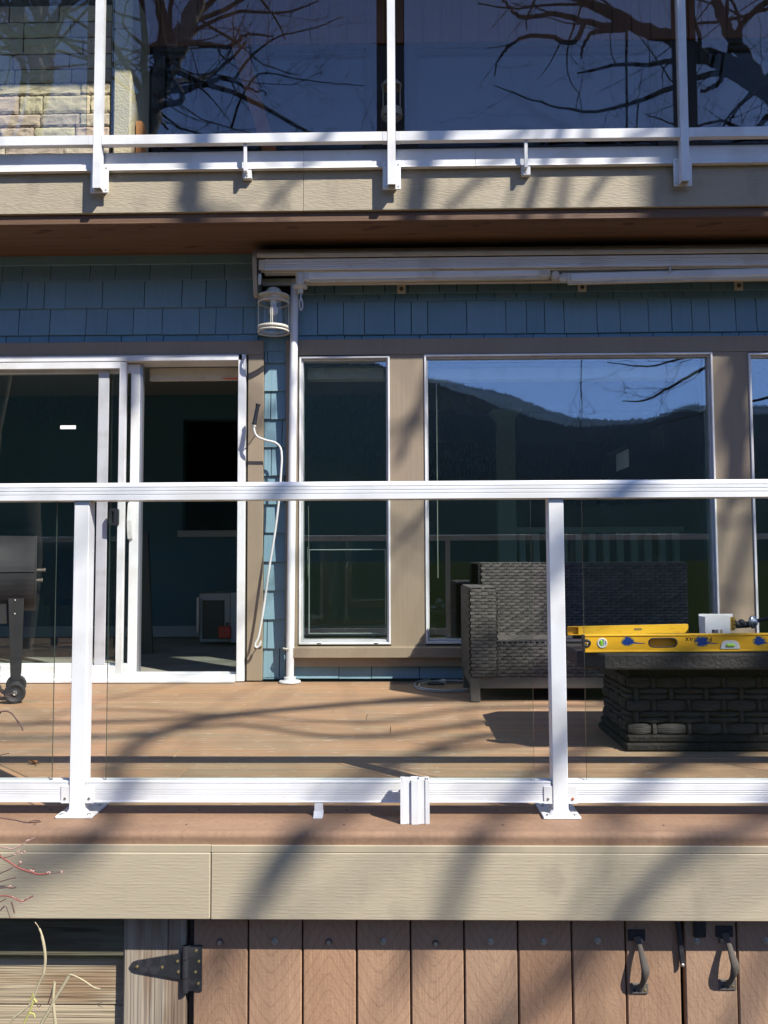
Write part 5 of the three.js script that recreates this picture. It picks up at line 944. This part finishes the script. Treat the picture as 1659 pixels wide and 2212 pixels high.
// ================================================================ small things on the deck
{
  const c = thing('extension_cable', 'loose grey cable coil lying on the deck beside the sofa and wall', 'cable');
  const p = (x, y, dy = 0.006) => { const q = on(x, y, dy); return q; };
  part('cord', tubeGeo([p(1030, 1471), p(990, 1466), p(945, 1466), p(905, 1472), p(896, 1481), p(912, 1490), p(950, 1494), p(1000, 1493, 0.008), p(1032, 1489), p(1040, 1484)], 0.0052, 90, 7), M.cable, c);
  part('cord', tubeGeo([p(1026, 1474, 0.014), p(985, 1470, 0.015), p(935, 1471, 0.014), p(906, 1478, 0.014), p(915, 1487, 0.015), p(960, 1491, 0.016), p(1010, 1489, 0.016)], 0.0048, 80, 7), M.cable, c);
  { const q = on(958, 1473, 0.016); part('plug', merge([chamfer(0.03, 0.02, 0.024, 0.005), cyl(0.004, 0.004, 0.012, 8).rotateZ(Math.PI / 2).translate(-0.02, 0.002, 0.006), cyl(0.004, 0.004, 0.012, 8).rotateZ(Math.PI / 2).translate(-0.02, 0.002, -0.006)]), M.cable, c, [q.x, 0.02, q.z]); }
  { const q = on(930, 1481, 0.01); part('wrap', chamfer(0.09, 0.014, 0.018, 0.005), M.blackPlastic, c, [q.x + 0.03, 0.0155, q.z - 0.02]); }
  // dead leaf on the boards behind the glass
  const q = on(75, 1650, 0.001), L = thing('dead_leaf', 'curled brown dead maple leaf lying on the boards left of the left post', 'leaf', [q.x, 0.002, q.z]);
  const R = rng(4), lobes = []; for (let k = 0; k < 9; k++) { const a = k / 9 * Math.PI * 2, r = 0.016 + 0.016 * R(), s = new THREE.Shape(); s.moveTo(0, 0); s.quadraticCurveTo(r * 0.4, 0.008, r, 0); s.quadraticCurveTo(r * 0.4, -0.008, 0, 0); const g = new THREE.ShapeGeometry(s, 4); g.rotateX(-Math.PI / 2 + 0.5 * (R() - 0.5)); g.rotateZ(0.25 + R() * 0.5); g.rotateY(a); lobes.push(g); }
  part('lobes', merge(lobes), M.deadLeaf, L); part('stalk', tubeGeo([V(0, 0.001, 0), V(0.012, 0.006, 0.016), V(0.02, 0.001, 0.034)], 0.0012, 8, 5), M.deadLeaf, L);
  // crumbs of leaves and grit under the sofa and along the wall
  const bits = []; const R2 = rng(12); for (let i = 0; i < 260; i++) { const u = R2(), a = u < 0.55 ? on(rr(985, 1330, R2), rr(1490, 1545, R2), 0.001) : on(rr(200, 1640, R2), rr(1478, 1680, R2), 0.001); const s = 0.0015 + 0.0035 * R2() * R2(); const g = new THREE.TetrahedronGeometry(s, 0); g.scale(1.6, 0.5, 1); g.rotateY(R2() * 6); g.translate(a.x, 0.0008, a.z); bits.push(g); }
  tag(solo('leaf_litter', merge(bits), mat([0.42, 0.35, 0.26], { roughness: 0.95 }), 'scattered crumbs of dry leaf and grit on the brown deck boards', 'litter'), null, null, null, 'stuff');
}
// ================================================================ things inside the room
{
  const z = -6.7, x0 = X(430, 1340, z), x1 = X(540, 1340, z), y0 = 0, y1 = Y(470, 1281, z);
  const c = thing('drinks_fridge', 'small grey undercounter fridge with dark door standing inside behind the open door', 'fridge', [x0, 0, z]);
  const w = x1 - x0;
  part('cabinet', slab3(0, w * 0.62, 0.02, y1, -0.42, 0, 0.006), M.appliance, c); part('door', slab3(0.03, w * 0.50, 0.05, y1 - 0.06, 0.001, 0.02, 0.004), M.applianceDark, c);
  part('side_cabinet', slab3(w * 0.64, w * 1.4, 0.02, y1 + 0.005, -0.5, 0.05, 0.004), M.roomTrim, c);
  part('handle', slab3(-0.012, 0.012, 0.1, y1 - 0.03, 0.002, 0.05, 0.004), M.screw, c);
  part('grille', merge([0, 1, 2, 3].flatMap((i) => [0, 1].map((j) => slab3(w * 0.53 + j * 0.03, w * 0.53 + j * 0.03 + 0.022, 0.05 + i * 0.035, 0.075 + i * 0.035, 0, 0.004, 0)))), M.applianceDark, c);
  solo('red_box', chamfer(0.10, 0.095, 0.06, 0.008), M.red, 'small red box hanging on the front of the grey fridge indoors', 'box', [X(486, 1365, z + 0.05), Y(486, 1365, z + 0.05), z + 0.055]);
  const zb = -6.15, b = solo('leaning_board', chamfer(0.10, 0.92, 0.03, 0.003), M.applianceDark, 'dark board leaning inside the room beside the white door stile', 'board', [X(311, 1320, zb), 0.44, zb]); b.rotation.z = 0.07; b.rotation.x = -0.06;
  const gl = thing('glass_balls', 'three small clear glass balls on a stand behind the large window', 'ornament', [xw(950), 0, ZW - 0.6]);
  part('stand', merge([cyl(0.012, 0.012, yw(1335), 12).translate(0, yw(1335) / 2, 0), cyl(0.09, 0.1, 0.02, 24).translate(0, 0.01, 0), cyl(0.13, 0.12, 0.02, 24).translate(0, yw(1335), 0)]), M.roomWood, gl);
  for (const [px, py, r] of [[936, 1305, 0.024], [949, 1292, 0.026], [957, 1302, 0.024]]) { const q = at(px, py + 8, ZW - 0.6); part('ball', new THREE.SphereGeometry(r, 20, 14), mat([0.12, 0.13, 0.13], { roughness: 0.05, clearcoat: 1 }), gl, [q.x - xw(950), q.y, 0]); }
}

// ================================================================ plants near the camera
{
  const z = -1.72, P = (x, y, dz = 0) => at(x, y, z + dz);
  const tw = thing('red_twig_shrub', 'bare shrub with thin red budding twigs reaching in at the left edge', 'shrub', [0, 0, 0]);
  const root = V(P(-260, 2300).x, -0.94, z + 0.05);
  const Z = (x, y, d = 0) => P(x * 0.1984, 1810.4 + y * 0.1984, d);      // as measured on an enlarged corner of the photograph
  const buds = [], bud = (x, y, d = 0, n = 3) => { for (let i = 0; i < n; i++) { const p = Z(x + rr(-16, 16), y + rr(-12, 12), d), g = new THREE.SphereGeometry(0.0014 + 0.0009 * R0(), 6, 5).scale(1.6, 0.9, 1); g.rotateZ(rr(-0.7, 0.7)); g.translate(p.x, p.y, p.z); buds.push(g); } };
  part('stem', tubeGeo([root, P(-190, 2120, 0.03), P(-110, 1960), P(-60, 1880), Z(0, 195)], 0.0042, 30, 7), M.redTwig, tw);
  const T = (list, r, m = M.redTwig) => part('twig', tubeGeo(list.map(([x, y, d]) => Z(x, y, d ?? 0)), r, list.length * 6, 6), m, tw);
  T([[0, 198], [60, 235], [130, 280], [190, 320], [270, 350], [340, 372], [425, 395], [530, 385]], 0.0019); T([[530, 385], [600, 380], [668, 373]], 0.0009, M.darkTwig); bud(528, 382, 0, 3); bud(664, 374, 0, 3); bud(345, 352, 0, 5);
  T([[185, 310], [215, 285], [240, 265]], 0.0012); bud(230, 270, 0, 3); T([[270, 350], [340, 348], [375, 326]], 0.0011);
  T([[-160, 60], [0, 98], [60, 103], [125, 118], [200, 95], [300, 35], [380, -8]], 0.0013, M.bud); bud(205, 95, 0, 2); bud(308, 30, 0, 2); bud(28, 105, 0, 2);
  T([[-120, 240], [0, 215], [70, 208], [155, 182], [185, 150]], 0.0008, M.darkTwig); bud(155, 182, 0, 2); bud(188, 147, 0, 2); bud(250, 158, 0, 2);
  T([[-150, 440], [0, 385], [60, 360], [135, 325]], 0.0012, M.darkTwig); T([[-150, 510], [0, 475], [100, 445], [175, 432]], 0.0011, M.darkTwig);
  T([[-200, 590], [0, 545], [70, 535], [120, 545], [175, 535]], 0.0013, M.darkTwig); bud(98, 525, 0, 6);
  T([[-200, 660], [0, 630], [70, 630], [150, 650], [235, 690], [290, 665], [360, 630]], 0.0014); bud(235, 690, 0, 3); bud(305, 662, 0, 3); bud(150, 648, 0, 2);
  T([[-120, 750], [0, 695], [65, 662]], 0.0011, M.darkTwig); T([[-120, 860], [0, 790], [48, 738]], 0.0015, M.darkTwig); T([[125, 695], [140, 745], [158, 815]], 0.0015, M.darkTwig); T([[65, 740], [90, 810], [112, 872]], 0.0008, M.darkTwig);
  part('bud', merge(buds), M.bud, tw).userData.kind = 'stuff';
  // dark budding twigs higher up, in front of the deck boards
  const t2 = thing('bare_shrub', 'bare shrub with thin dark twigs crossing the deck left of the post', 'shrub');
  const z2 = -1.95, Q = (x, y) => at(x, y, z2), D = (l, r) => part('twig', tubeGeo(l.map(([x, y]) => Q(x, y)), r, l.length * 6, 6), M.darkTwig, t2);
  part('stem', tubeGeo([V(Q(-150, 1700).x, -0.94, z2), Q(-120, 1900), Q(-80, 1700), Q(-40, 1560), Q(0, 1538)], 0.004, 30, 7), M.darkTwig, t2);
  D([[0, 1538], [14, 1536], [25, 1541], [35, 1553], [44, 1564], [50, 1579]], 0.0017); D([[35, 1553], [38, 1561], [41, 1569]], 0.001);
  D([[-20, 1515], [0, 1507], [14, 1503], [26, 1497], [34, 1494]], 0.0012); D([[-20, 1640], [0, 1632], [10, 1629], [20, 1627]], 0.0011);
  D([[-40, 1755], [0, 1766], [30, 1771], [60, 1777], [88, 1775]], 0.0014); D([[60, 1777], [70, 1773], [86, 1772]], 0.0009);
  D([[-40, 1520], [-20, 1510], [0, 1505], [20, 1506], [33, 1510]], 0.0009);
  // dry stalks at the lower left
  const z3 = -1.9, S = (x, y, d = 0) => at(x, y, z3 + d);
  const st = thing('dry_stalks', 'pale dry plant stalks bent over before the grey board wall', 'plant');
  const K = ([x, y, d]) => at(x * 0.1984, 1810.4 + y * 0.1984, z3 + (d ?? 0));
  const stalk = (l, r, m = M.straw) => part('stalk', tubeGeo(l.map(K), r, l.length * 7, 8), m, st);
  stalk([[250, 3400], [430, 2080], [540, 1870], [600, 1750], [680, 1620], [755, 1490]], 0.0038); stalk([[755, 1488], [790, 1492], [900, 1545], [1030, 1628], [1090, 1642]], 0.0017);
  stalk([[590, 3400], [605, 2060], [590, 1900], [580, 1750], [594, 1565]], 0.0035);
  stalk([[-100, 2700], [110, 2010], [250, 1880], [345, 1790], [385, 1690], [430, 1570], [478, 1470], [492, 1330], [478, 1180], [450, 1040], [428, 985]], 0.0024);
  stalk([[474, 1470], [493, 1330], [480, 1180], [455, 1060]], 0.0033); stalk([[430, 990], [405, 945], [380, 915]], 0.0009);
  stalk([[180, 3000], [260, 2030], [305, 1930], [345, 1830], [365, 1760]], 0.0022, M.strawGreen); stalk([[365, 1765], [360, 1695], [340, 1745], [310, 1765]], 0.0016, M.strawGreen); stalk([[360, 1740], [385, 1770], [398, 1790]], 0.0024, M.strawGreen); stalk([[325, 1905], [365, 1915], [380, 1950]], 0.0018, M.strawGreen);
  stalk([[392, 1790], [420, 1840], [455, 1805]], 0.001, M.darkTwig); stalk([[520, 1815], [545, 1740], [572, 1640]], 0.0016, M.darkTwig); stalk([[1120, 1845], [1050, 1808], [1115, 1790]], 0.0006, M.darkTwig);
}
// ================================================================ ground, trees and hills behind the camera
solo('ground', uvBox(new THREE.BoxGeometry(9000, 0.02, 9000, 1, 1, 1)), M.grass, null, null, [0, -0.965, 0], null, 'structure');
solo('flower_bed', plain(12, 0.016, 1.35).translate(0, 0, 0), M.soil, null, null, [0, -0.948, -1.62], null, 'structure');
{
  const mk = () => ({ P: [], N: [], U: [], I: [] });
  function tube(o, pts, r0, r1, sides, pow = 1) {
    const n = pts.length, base = o.P.length / 3, T = V(), up = V(0.31, 0.2, 0.93).normalize(), a = V(), b = V();
    let len = 0;
    for (let i = 0; i < n; i++) {
      if (i) len += pts[i].distanceTo(pts[i - 1]);
      T.copy(pts[Math.min(i + 1, n - 1)]).sub(pts[Math.max(i - 1, 0)]).normalize(); a.crossVectors(up, T).normalize(); b.crossVectors(T, a);
      const r = r0 + (r1 - r0) * Math.pow(i / (n - 1), pow);
      for (let k = 0; k <= sides; k++) { const w = k / sides * Math.PI * 2, c = Math.cos(w), s = Math.sin(w); const nx = a.x * c + b.x * s, ny = a.y * c + b.y * s, nz = a.z * c + b.z * s; o.P.push(pts[i].x + nx * r, pts[i].y + ny * r, pts[i].z + nz * r); o.N.push(nx, ny, nz); o.U.push(k / sides, len * 0.6); }
    }
    for (let i = 0; i < n - 1; i++) for (let k = 0; k < sides; k++) { const q = base + i * (sides + 1) + k, w = q + sides + 1; o.I.push(q, q + 1, w, w, q + 1, w + 1); }
  }
  const geo = (o) => { const g = new THREE.BufferGeometry(); g.setAttribute('position', new THREE.Float32BufferAttribute(o.P, 3)); g.setAttribute('normal', new THREE.Float32BufferAttribute(o.N, 3)); g.setAttribute('uv', new THREE.Float32BufferAttribute(o.U, 2)); g.setIndex(o.I); return g; };
  function side(o, tw, pts, r0, r1, R, depth, opt) {         // side branches along a limb
    const L = pts.reduce((s, p, i) => s + (i ? p.distanceTo(pts[i - 1]) : 0), 0), n = Math.max(2, Math.round(L * opt.density * (depth === 0 ? 1 : 1.5)));
    for (let k = 0; k < n; k++) {
      const t = (opt.from ?? 0.2) + (1 - (opt.from ?? 0.2)) * (k + R()) / n, f = t * (pts.length - 1), i = Math.min(pts.length - 2, Math.floor(f)), p = pts[i].clone().lerp(pts[i + 1], f - i), d = pts[i + 1].clone().sub(pts[i]).normalize();
      const r = (r0 + (r1 - r0) * t) * (0.22 + 0.24 * R()), w = V(R() - 0.5, R() - 0.5 + (opt.droop ?? 0), R() - 0.5).normalize();
      const dir = d.multiplyScalar(0.75).add(w).normalize();
      grow(o, tw, p, dir, L * (0.3 + 0.32 * R()) * (1 - 0.45 * t), Math.max(r, 0.004), R, depth + 1, opt);
    }
  }
  function grow(o, tw, p, d, L, r, R, depth, opt) {
    if (L < 0.12) return;
    const n = Math.max(3, Math.min(8, Math.round(L / 0.22))), pts = [p.clone()], q = p.clone(), dir = d.clone();
    for (let i = 0; i < n; i++) { dir.add(V(R() - 0.5, R() - 0.5, R() - 0.5).multiplyScalar(0.52)).add(V(0, opt.lift ?? 0.04, 0)).normalize(); q.addScaledVector(dir, L / n); pts.push(q.clone()); }
    const small = r < 0.011; tube(small ? tw : o, pts, r, Math.max(0.0022, r * 0.35), small ? 3 : 5);
    if (depth < opt.depth) side(o, tw, pts, r, r * 0.35, R, depth, opt);
  }
  function tree(label, limbs, seed, opt, bark, trunkR) {
    const t = thing('bare_tree', label, 'tree', [0, 0, 0], opt.group); const R = rng(seed), tr = mk(), o = mk(), tw = mk();
    limbs.forEach((l) => {
      const c = new THREE.CatmullRomCurve3(l.p, false, 'centripetal'), n = Math.max(6, l.p.length * 5), pts = []; for (let i = 0; i <= n; i++) { const q = c.getPoint(i / n); if (i && i < n) q.add(V(R() - 0.5, R() - 0.5, R() - 0.5).multiplyScalar(Math.min(0.07, l.r * 0.5))); pts.push(q); }
      tube(l.trunk ? tr : o, pts, l.r, l.r1 ?? l.r * 0.4, l.r > 0.07 ? 10 : 7);
      if (!l.bare) side(o, tw, pts, l.r, l.r1 ?? l.r * 0.4, R, 0, { ...opt, from: l.from ?? opt.from, density: l.density ?? opt.density, droop: l.droop ?? opt.droop, depth: l.depth ?? opt.depth });
    });
    part('trunk', geo(tr), bark, t); part('branches', geo(o), M.bark, t); const g = part('twigs', geo(tw), M.twig, t); g.userData.kind = 'stuff';
    return t;
  }
  const MU = ZU + 0.06, U = (px, py, t) => mirrored(px, py, t, MU), LW = (px, py, t) => mirrored(px, py, t, ZW);
  // 1: the large spreading tree at the right, whose limbs stretch towards the house and dapple its front
  const lit = (px, py, z, s) => at(px, py, z).addScaledVector(SUN, s), litDeck = (px, py, s) => on(px, py, 0).addScaledVector(SUN, s);
  const b1 = V(8.8, -0.97, 3.8), k1 = V(8.25, 7.2, 3.1), k2 = V(7.95, 10, 2.2), k3 = V(7.8, 12, 1.7), tt = 13.6, tl = 14;
  tree('large spreading bare tree with dark crooked limbs, mirrored in the right upper glass', [
    { p: [b1, V(8.6, 2, 3.7), V(8.5, 4, 3.6), k1, k2, k3, V(7.6, 14.5, 1.5)], r: 0.42, r1: 0.24, trunk: 1, bare: 1 },
    { p: [k1, U(1740, 260, tt + 0.3), U(1659, 195, tt), U(1579, 140, tt), U(1509, 118, tt), U(1444, 85, tt), U(1354, 45, tt), U(1264, 2, tt), U(1180, -60, tt)], r: 0.20, r1: 0.06, density: 1.0, from: 0.3 },
    { p: [U(1354, 45, tt), U(1310, 55, tt), U(1259, 45, tt), U(1204, 30, tt), U(1124, 37, tt), U(1104, 20, tt), U(1085, 0, tt)], r: 0.065, r1: 0.02, density: 1.5 },
    { p: [U(1262, 46, tt), U(1239, 92, tt), U(1179, 77, tt), U(1129, 82, tt), U(1094, 105, tt), U(1074, 135, tt), U(1069, 165, tt)], r: 0.05, r1: 0.012, density: 1.7 },
    { p: [U(1354, 62, tt), U(1320, 66, tt), U(1279, 72, tt), U(1262, 95, tt), U(1254, 128, tt)], r: 0.055, r1: 0.016, density: 1.7 },
    { p: [U(1659, 215, tt), U(1560, 160, tt), U(1449, 190, tt), U(1390, 215, tt), U(1329, 233, tt), U(1254, 240, tt), U(1179, 225, tt), U(1069, 185, tt)], r: 0.06, r1: 0.01, density: 1.7 },
    { p: [U(1640, 180, tt), U(1600, 110, tt), U(1560, 40, tt), U(1540, -60, tt), U(1500, -200, tt)], r: 0.13, r1: 0.04, density: 1.0 },
    { p: [U(1659, 250, tt), U(1620, 285, tt), U(1560, 262, tt), U(1490, 275, tt), U(1400, 250, tt)], r: 0.045, r1: 0.01, density: 2.2 },
    { p: [LW(1800, 700, tl), LW(1659, 752, tl), LW(1560, 762, tl), LW(1480, 772, tl), LW(1400, 790, tl), LW(1312, 782, tl)], r: 0.04, r1: 0.008, density: 2.6, depth: 2 },
    { p: [LW(1620, 745, tl), LW(1530, 790, tl), LW(1440, 840, tl), LW(1390, 865, tl), LW(1345, 866, tl)], r: 0.036, r1: 0.008, density: 2.4, depth: 2 },
    { p: [LW(1700, 850, tl), LW(1580, 876, tl), LW(1490, 898, tl), LW(1440, 912, tl), LW(1395, 916, tl)], r: 0.026, r1: 0.006, density: 2.2, depth: 2 },
    { p: [LW(1262, 690, tl), LW(1257, 760, tl), LW(1256, 830, tl), LW(1258, 880, tl), LW(1254, 936, tl)], r: 0.012, r1: 0.004, density: 4, depth: 2, droop: -0.35, from: 0.35 },
    { p: [U(1354, 45, tt), LW(1300, 640, tl), LW(1262, 690, tl)], r: 0.024, r1: 0.012, bare: 1 },
    { p: [k2, V(7.5, 8.9, 1.6), V(6.6, 7.6, 1.9), V(6.15, 7.05, 2.05)], r: 0.22, r1: 0.10, density: 0.4, depth: 1, from: 0.5 },
    // long drooping branches from the high crown, between the sun and the house
    { p: [V(7.6, 14.4, 1.5), V(7.4, 15.5, 2.0), V(7.6, 17, 2.6)], r: 0.24, r1: 0.08, bare: 1 },
    ...[
      [0.060, [[400, 250], [408, 350], [416, 460], [425, 560]], ZU, 8.0], [0.022, [[690, 330], [640, 385], [570, 455]], ZU, 7.6],
      [0.065, [[925, 250], [908, 350], [898, 455], [890, 560]], ZU, 8.4], [0.026, [[1110, 330], [1050, 372], [965, 455]], ZU, 8.0], [0.016, [[1140, 320], [1118, 380], [1095, 455]], ZU, 7.6],
      [0.028, [[1370, 330], [1320, 365], [1265, 440]], ZU, 8.2], [0.045, [[1760, 330], [1660, 385], [1560, 405], [1480, 440]], ZU, 8.0],
      [0.030, [[920, 840], [880, 930], [850, 1010]], ZW, 8.8], [0.022, [[930, 1080], [890, 1140], [848, 1190]], ZW, 8.6], [0.075, [[1640, 660], [1590, 800], [1575, 960], [1590, 1080]], ZW, 8.4],
      [0.060, [[1470, 1000], [1440, 1100], [1395, 1260], [1340, 1400]], ZW + 0.35, 8.8],
    ].map(([r, pts, z, s]) => { const q = pts.map(([x, y], i) => lit(x, y, z, s - i * 0.12)), c = q[0]; return { p: [V(7.4, 14.5, 2.8), V(c.x * 0.6 + 3.0, 15.6, c.z * 0.5 + 1.2), V(c.x + 1.8, 14.2, c.z + 0.4), V(c.x + 0.9, 11.5, c.z + 0.1), ...q], r: r * 1.3, r1: r * 0.7, density: 0.12, depth: 1, from: 0.45 }; }),
    // each of these is given by its shadow: first along the deck boards, then down over the fascia
    ...[
      [0.046, [[1900, 1500], [1300, 1508], [760, 1520], [420, 1560], [260, 1640]], [[230, 1790], [170, 1830], [100, 1860], [20, 1890]], 11.0],
      [0.034, [[1900, 1560], [1400, 1570], [1050, 1590], [860, 1650]], [[690, 1800], [640, 1832], [590, 1905], [540, 1990], [500, 2060]], 10.4],
      [0.020, [[1800, 1600], [1200, 1605], [900, 1630], [760, 1670]], [[640, 1790], [592, 1842], [520, 1988], [480, 2070]], 10.0],
      [0.036, [[2000, 1530], [1600, 1560], [1280, 1610]], [[1060, 1770], [1012, 1840], [962, 1985], [940, 2060]], 10.4],
      [0.016, [[2100, 1600], [1700, 1620], [1430, 1670]], [[1305, 1790], [1290, 1832], [1262, 1985]], 9.8],
      [0.042, [[2300, 1620], [2000, 1650], [1760, 1700]], [[1600, 1780], [1480, 1840], [1340, 1985], [1240, 2110], [1120, 2210]], 10.6],
      [0.044, [[1800, 1490], [1000, 1500], [640, 1532], [300, 1556], [-60, 1566]], [], 11.4], [0.034, [[1900, 1545], [1100, 1556], [760, 1592], [500, 1566], [250, 1590], [-40, 1600]], [], 11.0],
      [0.024, [[1700, 1520], [1020, 1530], [800, 1560], [520, 1545], [200, 1530]], [], 11.0],
    ].map(([r, dk, fp, s]) => { const q = [...dk.map(([x, y]) => litDeck(x, y, s)), ...fp.map(([x, y]) => lit(x, y, -2.1, s - 0.5))], c = q[0]; return { p: [V(c.x + 2.5, c.y + 5.5, c.z + 1.6), V(c.x + 0.9, c.y + 2.2, c.z + 0.7), ...q], r: r * 1.25, r1: r * 0.5, density: 0.3, depth: 1, from: 0.3 }; }),
  ], 21, { depth: 2, density: 1.25, from: 0.15, lift: 0.03, droop: 0 }, M.bark);
  // 2: the two-stemmed tree at the left
  tree('tall bare tree with pale leaning trunk, mirrored left of the middle upper glass', [
    { p: [V(-5.0, -0.97, 5.9), V(-4.8, 2.4, 5.8), U(297, 400, 14), U(300, 330, 14), U(320, 240, 14), U(352, 160, 14), U(392, 90, 14), U(425, 0, 14), U(470, -160, 14)], r: 0.34, r1: 0.11, trunk: 1, density: 1.2, from: 0.45 },
    { p: [U(322, 235, 14), U(345, 130, 14), U(352, 60, 14), U(340, -40, 14), U(320, -200, 14)], r: 0.14, r1: 0.05, density: 1.4, from: 0.3 },
    { p: [U(322, 108, 14), U(350, 97, 14), U(390, 92, 13.9), U(450, 97, 13.8), U(500, 99, 13.8), U(530, 75, 13.7), U(590, 78, 13.6)], r: 0.075, r1: 0.015, density: 2.2 },
    { p: [U(292, 215, 14), U(325, 207, 13.9), U(370, 197, 13.8), U(430, 186, 13.7), U(490, 170, 13.7), U(530, 190, 13.6), U(575, 200, 13.6)], r: 0.08, r1: 0.012, density: 2.4 },
    { p: [U(505, 172, 13.7), U(545, 120, 13.6), U(600, 80, 13.5), U(680, 60, 13.4), U(740, 35, 13.4)], r: 0.025, r1: 0.006, density: 3 },
    { p: [U(500, 275, 13.7), U(520, 215, 13.6), U(560, 160, 13.6), U(640, 170, 13.5), U(700, 178, 13.4), U(790, 185, 13.4)], r: 0.022, r1: 0.006, density: 3 },
  ], 8, { depth: 2, density: 0.85, from: 0.2, lift: 0.02, group: undefined }, M.paleBark);
  // 3: clump of stems at the far left
  const c3 = V(-8.1, -0.97, 6.2);
  tree('clump of several bare stems from one root, mirrored in the upper left glass', [
    { p: [c3, V(-8.1, 3.5, 6.1), U(80, 190, 14.6), U(62, 90, 14.6), U(40, 20, 14.6), U(-10, -150, 14.6)], r: 0.20, r1: 0.07, trunk: 1, density: 1.2, from: 0.5 },
    { p: [c3, V(-7.9, 4, 6.2), U(92, 190, 14.8), U(86, 100, 14.8), U(82, 20, 14.8), U(80, -150, 14.8)], r: 0.17, r1: 0.07, trunk: 1, density: 1.2, from: 0.5 },
    { p: [c3, V(-7.7, 4, 6.2), U(96, 190, 15), U(104, 120, 15), U(112, 60, 15), U(150, 0, 15), U(180, -140, 15)], r: 0.15, r1: 0.06, trunk: 1, density: 1.4, from: 0.5 },
    { p: [c3, V(-8.6, 4, 6.0), U(55, 170, 14.4), U(30, 110, 14.4), U(-15, 60, 14.4)], r: 0.09, r1: 0.03, density: 1.8, from: 0.5 },
  ], 5, { depth: 2, density: 1.0, from: 0.3, lift: 0.03 }, M.paleBark);
  // hills: two forested ridges
  const ridge = (name, label, dist, prof, m, seed, trees, hh) => {
    const P = [], I = [], n = 220, R = rng(seed), K = 5, a0 = -62, a1 = 62, el = (a) => { let i = 0; while (i < prof.length - 2 && prof[i + 1][0] < a) i++; const [x0, y0] = prof[i], [x1, y1] = prof[i + 1], t = clamp((a - x0) / (x1 - x0)); return y0 + (y1 - y0) * (t * t * (3 - 2 * t) * 0.5 + t * 0.5); };
    const pos = (a, f, jit = 0) => { const e = el(a) + 0.12 * (fbm(mod((a + 62) / 124, 1), 0.5, 40, 2, seed, 4) - 0.5), d = dist * (0.35 + 0.65 * f), h = Math.tan(THREE.MathUtils.degToRad(e)) * dist * Math.pow(f, 1.25) * 1.0 - 1, r = THREE.MathUtils.degToRad(a); return V(Math.sin(r) * d, f >= 1 ? h + 1 + EYE : h, Math.cos(r) * d - 2 * Math.abs(ZW)); };
    for (let j = 0; j <= K; j++) for (let i = 0; i <= n; i++) { const p = pos(a0 + (a1 - a0) * i / n, j / K); P.push(p.x, p.y, p.z); }
    for (let i = 0; i <= n; i++) { const a = a0 + (a1 - a0) * i / n, p = pos(a, 1); const r = THREE.MathUtils.degToRad(a); P.push(p.x + Math.sin(r) * dist * 0.5, -20, p.z + Math.cos(r) * dist * 0.5); }
    for (let j = 0; j <= K; j++) for (let i = 0; i < n; i++) { const q = j * (n + 1) + i; I.push(q, q + n + 1, q + 1, q + 1, q + n + 1, q + n + 2); }
    const g = new THREE.BufferGeometry(); g.setAttribute('position', new THREE.Float32BufferAttribute(P, 3)); g.setIndex(I); g.computeVertexNormals();
    solo(name, g, m, null, null, [0, 0, 0], null, 'structure');
    const cone = new THREE.ConeGeometry(0.32, 1, 5, 1, true).translate(0, 0.42, 0), inst = new THREE.InstancedMesh(cone, m, trees), mm = new THREE.Matrix4();
    for (let i = 0; i < trees; i++) { const f = i < trees * 0.4 ? 0.985 + 0.02 * R() : 0.30 + 0.7 * R(), a = -55 + 110 * R(), p = pos(a, Math.min(f, 1)), h = hh * (0.35 + 0.65 * f) * (0.55 + 0.75 * R() * R() + 0.2 * R()); mm.makeScale(h * (0.75 + 0.4 * R()), h, h * (0.75 + 0.4 * R())); mm.setPosition(p.x, p.y - h * 0.1, p.z); inst.setMatrixAt(i, mm); }
    inst.name = numbered('conifer_forest'); scene.add(inst); tag(inst, label, 'forest', null, 'stuff');
  };
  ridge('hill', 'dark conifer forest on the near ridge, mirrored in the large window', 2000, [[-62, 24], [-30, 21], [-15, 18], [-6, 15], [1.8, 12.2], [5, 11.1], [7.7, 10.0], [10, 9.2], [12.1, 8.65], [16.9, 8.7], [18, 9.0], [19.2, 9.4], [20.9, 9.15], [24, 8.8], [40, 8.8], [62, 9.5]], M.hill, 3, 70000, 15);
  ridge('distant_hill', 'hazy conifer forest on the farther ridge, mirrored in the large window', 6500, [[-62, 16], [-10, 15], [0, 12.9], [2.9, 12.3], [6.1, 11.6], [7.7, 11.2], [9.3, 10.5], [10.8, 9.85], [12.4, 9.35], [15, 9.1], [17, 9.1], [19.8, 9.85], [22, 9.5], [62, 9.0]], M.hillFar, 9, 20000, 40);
}
scene.fog = new THREE.FogExp2(new THREE.Color(0.42, 0.66, 1.0), 6e-5);
scene.traverse((o) => { if (o.isMesh) { o.castShadow = true; o.receiveShadow = true; } });
renderer.render(scene, camera);
